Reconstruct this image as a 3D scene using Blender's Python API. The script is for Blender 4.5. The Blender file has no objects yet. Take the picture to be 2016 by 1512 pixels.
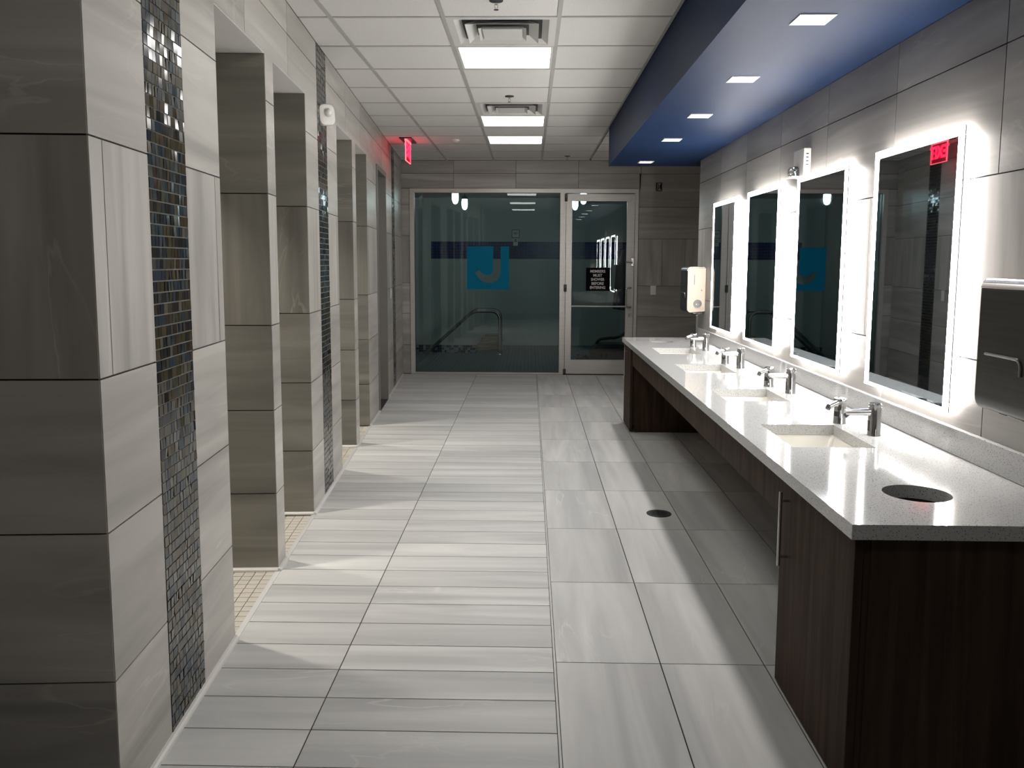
import bpy, bmesh, math, random
from mathutils import Vector, Matrix
random.seed(7)
PI = math.pi
C = bpy.context.scene.collection
SC = bpy.context.scene

# ------------------------------------------------------------------ camera, world, exposure
cam_d = bpy.data.cameras.new('camera')
cam = bpy.data.objects.new('camera', cam_d); C.objects.link(cam)
F_PX, YAW, PITCH, ROLL, CY = 1631.0, -0.0205564, -0.1092623, 0.003952, 693.7
cam_d.sensor_fit = 'HORIZONTAL'; cam_d.sensor_width = 36.0
cam_d.lens = F_PX / 2016 * 36.0
cam_d.shift_y = -(756 - CY) / 2016
cam_d.clip_start = 0.05; cam_d.clip_end = 60
_cy, _sy, _cp, _sp = math.cos(YAW), math.sin(YAW), math.cos(PITCH), math.sin(PITCH)
_f = Vector((_sy*_cp, _cy*_cp, _sp)); _r = Vector((_cy, -_sy, 0)); _u = _r.cross(_f)
_c, _s = math.cos(ROLL), math.sin(ROLL)
_r2 = _c*_r + _s*_u; _u2 = -_s*_r + _c*_u
M = Matrix((_r2, _u2, -_f)).transposed().to_4x4(); M.translation = Vector((0, 0, 1.5))
cam.matrix_world = M
SC.camera = cam

world = bpy.data.worlds.new('world'); SC.world = world; world.use_nodes = True
world.node_tree.nodes['Background'].inputs[0].default_value = (0.5, 0.52, 0.55, 1)
world.node_tree.nodes['Background'].inputs[1].default_value = 0.02

SC.view_settings.view_transform = 'Standard'; SC.view_settings.look = 'None'
SC.view_settings.gamma = 1.0; SC.view_settings.use_curve_mapping = False
SC.view_settings.exposure = 0.22
SC.cycles.max_bounces = 10; SC.cycles.diffuse_bounces = 5; SC.cycles.glossy_bounces = 5
SC.cycles.transparent_max_bounces = 12
SC.cycles.caustics_reflective = False; SC.cycles.caustics_refractive = False
SC.cycles.sample_clamp_indirect = 6.0

# light levels (used by the lamps' builders)
E_TROFFER, E_DOWN, W_DOWN, W_STALL = 7.0, 9.0, 4.6, 9.0
E_MIRROR, E_STRIP, E_JAR, E_RED = 35.0, 120.0, 20.0, 3.6

# ------------------------------------------------------------------ measured layout (metres)
CEIL, SOF, YB = 2.81, 2.437, 10.993
XR, YR_END, SOF_X, SOF_END = 1.577, 7.85, 0.773, 8.33
A_, B_ = 0.0660327, -0.9565
TH = math.atan(A_)
def left_x(y): return B_ - A_*y
def W(s, n, z): return Vector((B_ - s*math.sin(TH) + n*math.cos(TH), s*math.cos(TH) + n*math.sin(TH), z))

# ------------------------------------------------------------------ mesh helpers
def bm_new(): return bmesh.new()
def box(bm, x0, x1, y0, y1, z0, z1):
    v = [bm.verts.new((x, y, z)) for z in (z0, z1) for y in (y0, y1) for x in (x0, x1)]
    for f in ((0,2,3,1),(4,5,7,6),(0,1,5,4),(2,6,7,3),(0,4,6,2),(1,3,7,5)):
        bm.faces.new([v[i] for i in f])
def bbox(bm, x0, x1, y0, y1, z0, z1, r, seg=2):
    b = bmesh.new(); box(b, x0, x1, y0, y1, z0, z1)
    bmesh.ops.bevel(b, geom=b.edges[:], offset=r, segments=seg, profile=0.5, affect='EDGES')
    join(bm, b)
def join(bm, b, mat=None):
    if mat is not None: bmesh.ops.transform(b, matrix=mat, verts=b.verts[:])
    me = bpy.data.meshes.new('tmp'); b.to_mesh(me); b.free(); bm.from_mesh(me); bpy.data.meshes.remove(me)
def cyl(bm, p0, p1, r0, r1=None, n=24, caps=True):
    r1 = r0 if r1 is None else r1
    p0, p1 = Vector(p0), Vector(p1); d = (p1-p0).normalized()
    a = d.orthogonal().normalized(); b = d.cross(a)
    r_ = [[bm.verts.new(p + (a*math.cos(t) + b*math.sin(t))*r) for t in [2*PI*i/n for i in range(n)]] for p, r in ((p0, r0), (p1, r1))]
    for i in range(n):
        bm.faces.new((r_[0][i], r_[0][(i+1) % n], r_[1][(i+1) % n], r_[1][i]))
    if caps:
        bm.faces.new(r_[0][::-1]); bm.faces.new(r_[1])
def tube(bm, pts, r, n=12):
    pts = [Vector(p) for p in pts]; rings = []; a = None
    for i, p in enumerate(pts):
        d = (pts[min(i+1, len(pts)-1)] - pts[max(i-1, 0)]).normalized()
        if a is None: a = d.orthogonal().normalized()
        a = (a - d*a.dot(d)).normalized(); b = d.cross(a)
        rings.append([bm.verts.new(p + (a*math.cos(2*PI*k/n) + b*math.sin(2*PI*k/n))*r) for k in range(n)])
    for i in range(len(rings)-1):
        for k in range(n):
            bm.faces.new((rings[i][k], rings[i][(k+1) % n], rings[i+1][(k+1) % n], rings[i+1][k]))
    bm.faces.new(rings[0][::-1]); bm.faces.new(rings[-1])
def lathe(bm, prof, n=28, c=(0, 0, 0)):
    rings = []
    for r, z in prof:
        if r < 1e-6: rings.append([bm.verts.new((c[0], c[1], c[2]+z))])
        else: rings.append([bm.verts.new((c[0]+r*math.cos(2*PI*k/n), c[1]+r*math.sin(2*PI*k/n), c[2]+z)) for k in range(n)])
    for A, B in zip(rings, rings[1:]):
        for k in range(n):
            q = [A[k % len(A)], A[(k+1) % len(A)], B[(k+1) % len(B)], B[k % len(B)]]
            q = list(dict.fromkeys(q))
            if len(q) > 2: bm.faces.new(q)
def prism(bm, pts, d, f):
    """polygon pts (2-D) swept over d=(a,b); f maps (u,v,w) to a point"""
    A = [bm.verts.new(f(u, v, d[0])) for u, v in pts]; B = [bm.verts.new(f(u, v, d[1])) for u, v in pts]
    n = len(pts)
    bm.faces.new(A); bm.faces.new(B[::-1])
    for i in range(n): bm.faces.new((A[i], B[i], B[(i+1) % n], A[(i+1) % n]))
def clip(poly, a, b, c):
    """keep a*u+b*v <= c"""
    out = []
    for i, p in enumerate(poly):
        q = poly[(i+1) % len(poly)]
        dp, dq = a*p[0]+b*p[1]-c, a*q[0]+b*q[1]-c
        if dp <= 0: out.append(p)
        if dp*dq < 0:
            t = dp/(dp-dq); out.append((p[0]+(q[0]-p[0])*t, p[1]+(q[1]-p[1])*t))
    return out
def bez(p0, p1, p2, n=8):
    return [tuple((1-t)**2*a + 2*t*(1-t)*b + t*t*c for a, b, c in zip(p0, p1, p2)) for t in [i/n for i in range(n+1)]]
def mesh(name, bm, mat, smooth=False):
    bmesh.ops.recalc_face_normals(bm, faces=bm.faces[:])
    me = bpy.data.meshes.new(name); bm.to_mesh(me); bm.free()
    if mat: me.materials.append(mat)
    if smooth:
        for p in me.polygons: p.use_smooth = True
        try: me.set_sharp_from_angle(angle=math.radians(40))
        except Exception: pass
    return me
def put(name, me, parent=None, loc=(0, 0, 0), rotz=0):
    o = bpy.data.objects.new(name, me); C.objects.link(o)
    o.location = loc; o.rotation_euler = (0, 0, rotz)
    if parent: o.parent = parent
    return o
def obj(name, bm, mat, parent=None, loc=(0, 0, 0), rotz=0, smooth=False):
    return put(name, mesh(name, bm, mat, smooth), parent, loc, rotz)
def tag(o, label, cat, group=None):
    o['label'] = label; o['category'] = cat
    if group: o['group'] = group
    return o
def thing(name, label, cat, loc=(0, 0, 0), rotz=0, group=None):
    return tag(put(name, None, None, loc, rotz), label, cat, group)
def struct(o): o['kind'] = 'structure'; return o
def stuff(o): o['kind'] = 'stuff'; return o
def dup(root, loc, label, rotz=None):
    r = root.copy(); C.objects.link(r); r.location = loc; r['label'] = label
    if rotz is not None: r.rotation_euler[2] = rotz
    for ch in list(root.children):
        c = ch.copy(); C.objects.link(c); c.parent = r
        for g in list(ch.children):
            d = g.copy(); C.objects.link(d); d.parent = c
    return r
def text_mesh(name, body, size, mat, extrude=0.0006, spacing=1.0, bold=0.0):
    cu = bpy.data.curves.new(name, 'FONT'); cu.body = body; cu.size = size; cu.extrude = extrude
    cu.align_x = 'CENTER'; cu.align_y = 'CENTER'; cu.space_character = spacing; cu.offset = bold
    o = bpy.data.objects.new(name, cu); C.objects.link(o)
    dg = bpy.context.evaluated_depsgraph_get(); dg.update()
    me = bpy.data.meshes.new_from_object(o.evaluated_get(dg)); me.name = name
    bpy.data.objects.remove(o); me.materials.clear(); me.materials.append(mat)
    return me

# ------------------------------------------------------------------ materials
def nt(name):
    m = bpy.data.materials.new(name); m.use_nodes = True
    return m, m.node_tree, m.node_tree.nodes, m.node_tree.links, m.node_tree.nodes['Principled BSDF']
def simple(name, col, rough=0.5, metal=0.0, spec=0.5, emit=None, estr=0.0):
    m, t, N, L, b = nt(name)
    b.inputs['Base Color'].default_value = (*col, 1); b.inputs['Roughness'].default_value = rough
    b.inputs['Metallic'].default_value = metal; b.inputs['Specular IOR Level'].default_value = spec
    if emit: b.inputs['Emission Color'].default_value = (*emit, 1); b.inputs['Emission Strength'].default_value = estr
    return m
def noisy(name, c0, c1, scale=(8, 8, 8), rough=0.5, metal=0.0, detail=4.0, bump=0.0, spec=0.5):
    m, t, N, L, b = nt(name)
    tc = N.new('ShaderNodeTexCoord'); mp = N.new('ShaderNodeMapping'); mp.inputs['Scale'].default_value = scale
    nz = N.new('ShaderNodeTexNoise'); nz.inputs['Scale'].default_value = 1; nz.inputs['Detail'].default_value = detail
    cr = N.new('ShaderNodeValToRGB'); cr.color_ramp.elements[0].position = 0.3; cr.color_ramp.elements[1].position = 0.7
    cr.color_ramp.elements[0].color = (*c0, 1); cr.color_ramp.elements[1].color = (*c1, 1)
    L.new(tc.outputs['Object'], mp.inputs[0]); L.new(mp.outputs[0], nz.inputs[0]); L.new(nz.outputs[0], cr.inputs[0])
    L.new(cr.outputs[0], b.inputs['Base Color'])
    b.inputs['Roughness'].default_value = rough; b.inputs['Metallic'].default_value = metal
    b.inputs['Specular IOR Level'].default_value = spec
    if bump:
        bp = N.new('ShaderNodeBump'); bp.inputs['Strength'].default_value = bump; bp.inputs['Distance'].default_value = 0.002
        L.new(nz.outputs[0], bp.inputs['Height']); L.new(bp.outputs[0], b.inputs['Normal'])
    return m
def tile_mat(name, axis, c0, c1, vein, rough=0.38):
    """striated porcelain: streaks run along AXIS, each tile its own cut of the pattern"""
    m, t, N, L, b = nt(name)
    tc = N.new('ShaderNodeTexCoord'); oi = N.new('ShaderNodeObjectInfo')
    mul = N.new('ShaderNodeVectorMath'); mul.operation = 'SCALE'; mul.inputs[0].default_value = (37.0, 71.0, 53.0)
    L.new(oi.outputs['Random'], mul.inputs['Scale'])
    add = N.new('ShaderNodeVectorMath'); L.new(tc.outputs['Object'], add.inputs[0]); L.new(mul.outputs[0], add.inputs[1])
    def noise(sc_along, sc_across, detail, dist):
        mp = N.new('ShaderNodeMapping'); s = [sc_across]*3; s[axis] = sc_along; mp.inputs['Scale'].default_value = s
        L.new(add.outputs[0], mp.inputs[0])
        nz = N.new('ShaderNodeTexNoise'); nz.inputs['Scale'].default_value = 1; nz.inputs['Detail'].default_value = detail
        nz.inputs['Distortion'].default_value = dist; L.new(mp.outputs[0], nz.inputs[0]); return nz
    n1 = noise(0.6, 7.0, 8.0, 0.9)
    cr = N.new('ShaderNodeValToRGB'); e = cr.color_ramp.elements
    e[0].position = 0.30; e[1].position = 0.68; e[0].color = (*c0, 1); e[1].color = (*c1, 1)
    L.new(n1.outputs[0], cr.inputs[0])
    n2 = noise(0.9, 4.2, 4.0, 1.3)
    sub = N.new('ShaderNodeMath'); sub.operation = 'SUBTRACT'; sub.inputs[1].default_value = 0.56; L.new(n2.outputs[0], sub.inputs[0])
    ab = N.new('ShaderNodeMath'); ab.operation = 'ABSOLUTE'; L.new(sub.outputs[0], ab.inputs[0])
    mr = N.new('ShaderNodeMapRange'); mr.inputs[1].default_value = 0.0; mr.inputs[2].default_value = 0.014
    mr.inputs[3].default_value = 0.55; mr.inputs[4].default_value = 0.0; L.new(ab.outputs[0], mr.inputs[0])
    n3 = noise(1.5, 1.5, 2.0, 0.0)
    msk = N.new('ShaderNodeMapRange'); msk.inputs[1].default_value = 0.5; msk.inputs[2].default_value = 0.68; L.new(n3.outputs[0], msk.inputs[0])
    mm = N.new('ShaderNodeMath'); mm.operation = 'MULTIPLY'; L.new(mr.outputs[0], mm.inputs[0]); L.new(msk.outputs[0], mm.inputs[1])
    mx = N.new('ShaderNodeMixRGB'); L.new(mm.outputs[0], mx.inputs[0]); L.new(cr.outputs[0], mx.inputs[1]); mx.inputs[2].default_value = (*vein, 1)
    hs = N.new('ShaderNodeHueSaturation'); L.new(mx.outputs[0], hs.inputs['Color'])
    vr = N.new('ShaderNodeMapRange'); vr.inputs[3].default_value = 0.90; vr.inputs[4].default_value = 1.08
    L.new(oi.outputs['Random'], vr.inputs[0]); L.new(vr.outputs[0], hs.inputs['Value'])
    L.new(hs.outputs[0], b.inputs['Base Color']); b.inputs['Roughness'].default_value = rough
    return m
T0, T1, TV = (0.30, 0.283, 0.257), (0.51, 0.484, 0.445), (0.64, 0.612, 0.565)
tile_x = tile_mat('porcelain_streaks_x', 0, T0, T1, TV)
tile_y = tile_mat('porcelain_streaks_y', 1, T0, T1, TV)
tile_z = tile_mat('porcelain_streaks_z', 2, T0, T1, TV)
R0, R1, RV = (0.235, 0.226, 0.212), (0.395, 0.38, 0.357), (0.52, 0.50, 0.47)  # right/back wall tile: cooler grey, darkened so the colour carries their dim light
dim_grey_x = tile_mat('dim_grey_porcelain_x', 0, R0, R1, RV)
dim_grey_y = tile_mat('dim_grey_porcelain_y', 1, R0, R1, RV)
dim_grey_z = tile_mat('dim_grey_porcelain_z', 2, R0, R1, RV)
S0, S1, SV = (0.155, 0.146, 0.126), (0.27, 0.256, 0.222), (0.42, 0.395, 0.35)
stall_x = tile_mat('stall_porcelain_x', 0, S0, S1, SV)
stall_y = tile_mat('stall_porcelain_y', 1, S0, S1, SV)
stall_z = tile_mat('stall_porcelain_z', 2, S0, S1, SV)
F0, F1, FV = (0.45, 0.449, 0.442), (0.65, 0.643, 0.624), (0.78, 0.77, 0.745)
floor_x = tile_mat('floor_porcelain_x', 0, F0, F1, FV, 0.42)
floor_y = tile_mat('floor_porcelain_y', 1, F0, F1, FV, 0.42)
grout = noisy('dark_grout', (0.03, 0.028, 0.026), (0.045, 0.042, 0.040), (40, 40, 40), 0.9)
grout_lt = noisy('pale_grout', (0.20, 0.19, 0.175), (0.26, 0.25, 0.23), (40, 40, 40), 0.9)
white_paint = noisy('white_paint', (0.70, 0.69, 0.67), (0.74, 0.73, 0.71), (3, 3, 3), 0.7)
def ceil_tile_mat():
    m = noisy('ceiling_panel', (0.66, 0.65, 0.63), (0.72, 0.71, 0.69), (90, 90, 90), 0.85, bump=0.15, spec=0.2); return m
ceil_tile = ceil_tile_mat()
grid_white = simple('grid_white', (0.62, 0.61, 0.59), 0.5)
grid_grey = noisy('ceiling_grid', (0.40, 0.395, 0.38), (0.44, 0.435, 0.42), (6, 6, 6), 0.5)
blue_paint = noisy('blue_paint', (0.0115, 0.0235, 0.060), (0.0125, 0.0255, 0.065), (2, 2, 2), 0.5, spec=0.03)
alu = noisy('brushed_aluminium', (0.50, 0.485, 0.46), (0.56, 0.545, 0.52), (4, 4, 60), 0.42, 0.55)
steel = noisy('stainless_steel', (0.50, 0.49, 0.47), (0.58, 0.57, 0.55), (60, 4, 4), 0.22, 1.0)
rail_steel = noisy('dull_steel', (0.20, 0.20, 0.20), (0.26, 0.26, 0.25), (20, 20, 20), 0.3, 1.0)
chrome = noisy('chrome', (0.80, 0.80, 0.81), (0.84, 0.84, 0.85), (2, 2, 2), 0.06, 1.0)
black = simple('black_plastic', (0.012, 0.012, 0.013), 0.35)
dark_metal = noisy('dark_grey_metal', (0.035, 0.035, 0.036), (0.05, 0.05, 0.05), (10, 10, 10), 0.4, 0.3)
door_grey = noisy('grey_brown_paint', (0.17, 0.16, 0.145), (0.19, 0.18, 0.165), (3, 3, 3), 0.45)
white_plastic = noisy('white_plastic', (0.72, 0.70, 0.66), (0.76, 0.74, 0.70), (5, 5, 5), 0.4)
ceramic = noisy('cream_ceramic', (0.74, 0.72, 0.66), (0.78, 0.76, 0.70), (4, 4, 4), 0.12)
def wood_mat():
    m, t, N, L, b = nt('dark_walnut_veneer')
    tc = N.new('ShaderNodeTexCoord'); mp = N.new('ShaderNodeMapping'); mp.inputs['Scale'].default_value = (26, 26, 1.4)
    nz = N.new('ShaderNodeTexNoise'); nz.inputs['Scale'].default_value = 1; nz.inputs['Detail'].default_value = 6; nz.inputs['Distortion'].default_value = 0.6
    cr = N.new('ShaderNodeValToRGB'); cr.color_ramp.elements[0].position = 0.3; cr.color_ramp.elements[1].position = 0.75
    cr.color_ramp.elements[0].color = (0.030, 0.018, 0.012, 1); cr.color_ramp.elements[1].color = (0.075, 0.048, 0.034, 1)
    L.new(tc.outputs['Object'], mp.inputs[0]); L.new(mp.outputs[0], nz.inputs[0]); L.new(nz.outputs[0], cr.inputs[0]); L.new(cr.outputs[0], b.inputs['Base Color'])
    b.inputs['Roughness'].default_value = 0.6; b.inputs['Specular IOR Level'].default_value = 0.1
    return m
wood = wood_mat()
def quartz_mat():
    m, t, N, L, b = nt('speckled_white_quartz')
    tc = N.new('ShaderNodeTexCoord')
    col = None
    for sc_, thr, c in ((150, 0.23, (0.24, 0.235, 0.23)), (330, 0.22, (0.33, 0.32, 0.31)), (110, 0.16, (0.07, 0.068, 0.065))):
        vo = N.new('ShaderNodeTexVoronoi'); vo.inputs['Scale'].default_value = sc_; L.new(tc.outputs['Object'], vo.inputs['Vector'])
        lt = N.new('ShaderNodeMath'); lt.operation = 'LESS_THAN'; lt.inputs[1].default_value = thr; L.new(vo.outputs['Distance'], lt.inputs[0])
        mx = N.new('ShaderNodeMixRGB'); L.new(lt.outputs[0], mx.inputs[0]); mx.inputs[2].default_value = (*c, 1)
        if col is None: mx.inputs[1].default_value = (0.49, 0.49, 0.485, 1)
        else: L.new(col, mx.inputs[1])
        col = mx.outputs[0]
    L.new(col, b.inputs['Base Color']); b.inputs['Roughness'].default_value = 0.07
    return m
quartz = quartz_mat()
def glass_mat(name, tint, refl=1.0):
    m, t, N, L, b = nt(name); N.remove(b); out = N['Material Output']
    fr = N.new('ShaderNodeFresnel'); fr.inputs[0].default_value = 1.5
    mu = N.new('ShaderNodeMath'); mu.operation = 'MULTIPLY'; mu.inputs[1].default_value = refl; L.new(fr.outputs[0], mu.inputs[0])
    tr = N.new('ShaderNodeBsdfTransparent'); tr.inputs[0].default_value = (*tint, 1)
    gl = N.new('ShaderNodeBsdfGlossy'); gl.inputs['Roughness'].default_value = 0.0
    mx = N.new('ShaderNodeMixShader'); L.new(mu.outputs[0], mx.inputs[0]); L.new(tr.outputs[0], mx.inputs[1]); L.new(gl.outputs[0], mx.inputs[2])
    L.new(mx.outputs[0], out.inputs[0]); return m
pane_glass = glass_mat('window_glass', (0.84, 0.92, 0.91))
clear_lens = glass_mat('clear_lens', (0.93, 0.94, 0.95), 1.5)
mirror_m = simple('smoked_mirror', (0.45, 0.50, 0.535), 0.015, 1.0)
def emit_mat(name, col, s, base=(0.8, 0.8, 0.8)): return simple(name, base, 0.4, emit=col, estr=s)
troffer_lens = emit_mat('lit_lens', (1.0, 0.985, 0.95), E_TROFFER)
down_lens = emit_mat('lit_downlight', (1.0, 0.97, 0.95), E_DOWN)
frost_lit = emit_mat('lit_frosted_glass', (1.0, 0.985, 0.965), E_MIRROR)
strip_lit = emit_mat('led_strip', (1.0, 0.955, 0.91), E_STRIP)
jar_lit = emit_mat('lit_jar_glass', (0.82, 0.95, 1.0), E_JAR)
red_lit = emit_mat('lit_red_letters', (1.0, 0.015, 0.06), E_RED, (0.5, 0.02, 0.03))
red_edge = emit_mat('lit_red_edge', (1.0, 0.10, 0.13), E_RED*0.7, (0.5, 0.1, 0.1))
def red_acrylic_mat():
    m, t, N, L, b = nt('red_glowing_acrylic'); out = N['Material Output']; N.remove(b)
    tr = N.new('ShaderNodeBsdfTransparent'); tr.inputs[0].default_value = (0.9, 0.7, 0.7, 1)
    em = N.new('ShaderNodeEmission'); em.inputs[0].default_value = (1, 0.02, 0.06, 1); em.inputs[1].default_value = 0.6
    mx = N.new('ShaderNodeMixShader'); mx.inputs[0].default_value = 0.35
    L.new(tr.outputs[0], mx.inputs[1]); L.new(em.outputs[0], mx.inputs[2]); L.new(mx.outputs[0], out.inputs[0]); return m
red_acrylic = red_acrylic_mat()
def mosaic_mat(name, island):
    m, t, N, L, b = nt(name)
    if island: g = N.new('ShaderNodeNewGeometry'); rnd = g.outputs['Random Per Island']
    else: rnd = N.new('ShaderNodeObjectInfo').outputs['Random']
    cr = N.new('ShaderNodeValToRGB'); cr.color_ramp.interpolation = 'CONSTANT'
    cols = [(0.0, (0.026, 0.025, 0.024)), (0.18, (0.075, 0.066, 0.040)), (0.34, (0.042, 0.060, 0.078)), (0.48, (0.085, 0.066, 0.034)),
            (0.60, (0.085, 0.090, 0.085)), (0.70, (0.028, 0.036, 0.055)), (0.80, (0.065, 0.042, 0.026)), (0.90, (0.15, 0.14, 0.115)), (0.95, (0.035, 0.062, 0.080))]
    cols = [(p, tuple(x*0.62 for x in c)) for p, c in cols]
    e = cr.color_ramp.elements; e[0].color = (*cols[0][1], 1); e[1].position = cols[1][0]; e[1].color = (*cols[1][1], 1)
    for p, c in cols[2:]: k = e.new(p); k.color = (*c, 1)
    L.new(rnd, cr.inputs[0])
    tc = N.new('ShaderNodeTexCoord'); mp = N.new('ShaderNodeMapping'); mp.inputs['Scale'].default_value = (160, 160, 8)
    nz = N.new('ShaderNodeTexNoise'); nz.inputs['Scale'].default_value = 1
    L.new(tc.outputs['Object'], mp.inputs[0]); L.new(mp.outputs[0], nz.inputs[0])
    mr = N.new('ShaderNodeMapRange'); mr.inputs[3].default_value = 0.5; mr.inputs[4].default_value = 1.6; L.new(nz.outputs[0], mr.inputs[0])
    hs = N.new('ShaderNodeHueSaturation'); L.new(cr.outputs[0], hs.inputs['Color']); L.new(mr.outputs[0], hs.inputs['Value'])
    L.new(hs.outputs[0], b.inputs['Base Color']); b.inputs['Roughness'].default_value = 0.12
    b.inputs['Specular IOR Level'].default_value = 0.5
    return m
mosaic_single = mosaic_mat('iridescent_glass_tile', False)
mosaic_many = mosaic_mat('iridescent_glass_tiles', True)
def island_mat(name, cols, rough):
    m, t, N, L, b = nt(name); g = N.new('ShaderNodeNewGeometry'); cr = N.new('ShaderNodeValToRGB'); cr.color_ramp.interpolation = 'CONSTANT'
    e = cr.color_ramp.elements; e[0].color = (*cols[0], 1); e[1].position = 1/len(cols); e[1].color = (*cols[1], 1)
    for i, c in enumerate(cols[2:]): k = e.new((i+2)/len(cols)); k.color = (*c, 1)
    L.new(g.outputs['Random Per Island'], cr.inputs[0]); L.new(cr.outputs[0], b.inputs['Base Color']); b.inputs['Roughness'].default_value = rough
    return m
band_tiles = island_mat('navy_tiles', [(0.014, 0.026, 0.13), (0.018, 0.032, 0.155), (0.011, 0.020, 0.105)], 0.25)
pool_tiles = island_mat('blue_and_white_pool_tiles', [(0.01, 0.015, 0.04), (0.30, 0.34, 0.36), (0.015, 0.03, 0.07), (0.012, 0.012, 0.02), (0.22, 0.26, 0.28)], 0.25)
deck_tiles = island_mat('slate_deck_tiles', [(0.12, 0.15, 0.17), (0.135, 0.165, 0.185), (0.11, 0.14, 0.16)], 0.4)
cream_single = noisy('cream_mosaic', (0.50, 0.46, 0.40), (0.60, 0.56, 0.49), (6, 6, 6), 0.45)
cream_many = island_mat('cream_mosaics', [(0.50, 0.46, 0.40), (0.56, 0.52, 0.45), (0.60, 0.56, 0.49)], 0.45)
spa_wall_m = noisy('pale_spa_wall', (0.40, 0.44, 0.42), (0.44, 0.47, 0.45), (1.2, 1.2, 0.4), 0.6)
blue_vinyl = simple('blue_vinyl', (0.0, 0.13, 0.23), 0.7, spec=0.1)
sign_black = simple('black_sign', (0.004, 0.004, 0.005), 0.8, spec=0.05)
sign_white = simple('white_lettering', (0.62, 0.62, 0.62), 0.5)
paper = simple('white_paper', (0.62, 0.63, 0.60), 0.7)
gold = noisy('champagne_plastic', (0.42, 0.36, 0.29), (0.46, 0.395, 0.32), (4, 4, 4), 0.42)
disp_front = noisy('brushed_dark_steel', (0.060, 0.058, 0.055), (0.075, 0.072, 0.068), (90, 3, 90), 0.38, 0.75)
disp_edge = noisy('polished_steel_band', (0.62, 0.60, 0.58), (0.70, 0.68, 0.66), (90, 3, 90), 0.22, 0.9)
towel_m = noisy('tan_cloth', (0.22, 0.16, 0.10), (0.30, 0.23, 0.15), (60, 60, 60), 0.9)
navy_cloth = noisy('navy_cloth', (0.010, 0.014, 0.03), (0.02, 0.026, 0.045), (30, 30, 8), 0.9)
red_brown = noisy('red_brown_plastic', (0.10, 0.03, 0.022), (0.13, 0.04, 0.03), (8, 8, 8), 0.5)
water_m = simple('pool_water', (0.03, 0.06, 0.07), 0.03)

# ------------------------------------------------------------------ tile laying
GAP, TT = 0.0048, 0.008
_cache = {}
def lay(parent, axes, u0, u1, v0, v1, w, mat, name='tile', poly=None, gap=GAP, th=TT):
    """one tile over u0..u1 x v0..v1, its face at w; axes say which local axis u, v, w are"""
    g = gap/2
    if poly is None:
        key = (axes, round(u1-u0, 3), round(v1-v0, 3), mat.name, th); c = ((u0+u1)/2, (v0+v1)/2)
        P = [(u0+g-c[0], v0+g-c[1]), (u1-g-c[0], v0+g-c[1]), (u1-g-c[0], v1-g-c[1]), (u0+g-c[0], v1-g-c[1])]
    else:
        c = (sum(p[0] for p in poly)/len(poly), sum(p[1] for p in poly)/len(poly))
        P = [(p[0]-c[0], p[1]-c[1]) for p in poly]; key = None
    def f(a, b, d):
        r = [0, 0, 0]; r[axes[0]] = a; r[axes[1]] = b; r[axes[2]] = d; return r
    me = _cache.get(key) if key else None
    if me is None:
        bm = bm_new(); prism(bm, P, (-th, 0) , f); me = mesh(name, bm, mat)
        if key: _cache[key] = me
    return put(name, me, parent, f(c[0], c[1], w))
def shrink(poly, g):
    """inset an axis-aligned (possibly L-shaped) polygon given counter-clockwise"""
    out = []; n = len(poly)
    for i in range(n):
        a, b, c = poly[i-1], poly[i], poly[(i+1) % n]
        d1 = Vector((b[0]-a[0], b[1]-a[1])).normalized(); d2 = Vector((c[0]-b[0], c[1]-b[1])).normalized()
        n1 = Vector((-d1.y, d1.x)); n2 = Vector((-d2.y, d2.x))
        q = Vector(b) + g*(n1 + n2) if abs(d1.cross(d2)) > 1e-4 else Vector(b) + g*n1
        out.append((q.x, q.y))
    return out

# ------------------------------------------------------------------ floor
bm = bm_new(); box(bm, -3.2, 3.4, -2.0, YB-0.02, -0.12, -0.0035)
floor = struct(obj('floor', bm, grout))
XA, XS0, XS1, XC1, XC2 = -0.694, 0.100, 0.108, 0.501, 0.889
Y0L, PL = 2.305 - 0.198*8, 0.198
for k in range(int((YB - Y0L)/PL) + 1):
    y0, y1 = Y0L + k*PL, min(Y0L + (k+1)*PL, YB - 0.03)
    if y0 < 0.6 or y1 - y0 < 0.03: continue
    lay(floor, (0, 1, 2), XA, XS0, y0, y1, 0.0, floor_x)
    g = GAP/2; P = [(-1.8, y0+g), (XA-g, y0+g), (XA-g, y1-g), (-1.8, y1-g)]
    P = clip(P, -1, -A_, -(B_ + 0.012))          # x >= left wall line
    lay(floor, (0, 1, 2), 0, 0, 0, 0, 0.0, floor_x, poly=P)
Y0R, PR = 2.978 - 0.788*3, 0.788
for k in range(14):
    y0, y1 = Y0R + k*PR, min(Y0R + (k+1)*PR, YB - 0.03)
    if y0 < 0.3 or y1 - y0 < 0.02: continue
    for x0, x1 in ((XS1, XC1), (XC1, XC2), (XC2, 1.283), (1.283, 1.577)):
        lay(floor, (0, 1, 2), x0, x1, y0, y1, 0.0, floor_y)
    if y1 > YR_END:
        for x0, x1 in ((1.577, 1.97), (1.97, 2.364), (2.364, 2.76)):
            lay(floor, (0, 1, 2), x0, x1, max(y0, YR_END), y1, 0.0, floor_y)
bm = bm_new(); box(bm, XS0+0.0002, XS1-0.0002, 0.6, YB-0.03, -0.004, 0.0); obj('divider_strip', bm, floor_y, floor)

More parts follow.
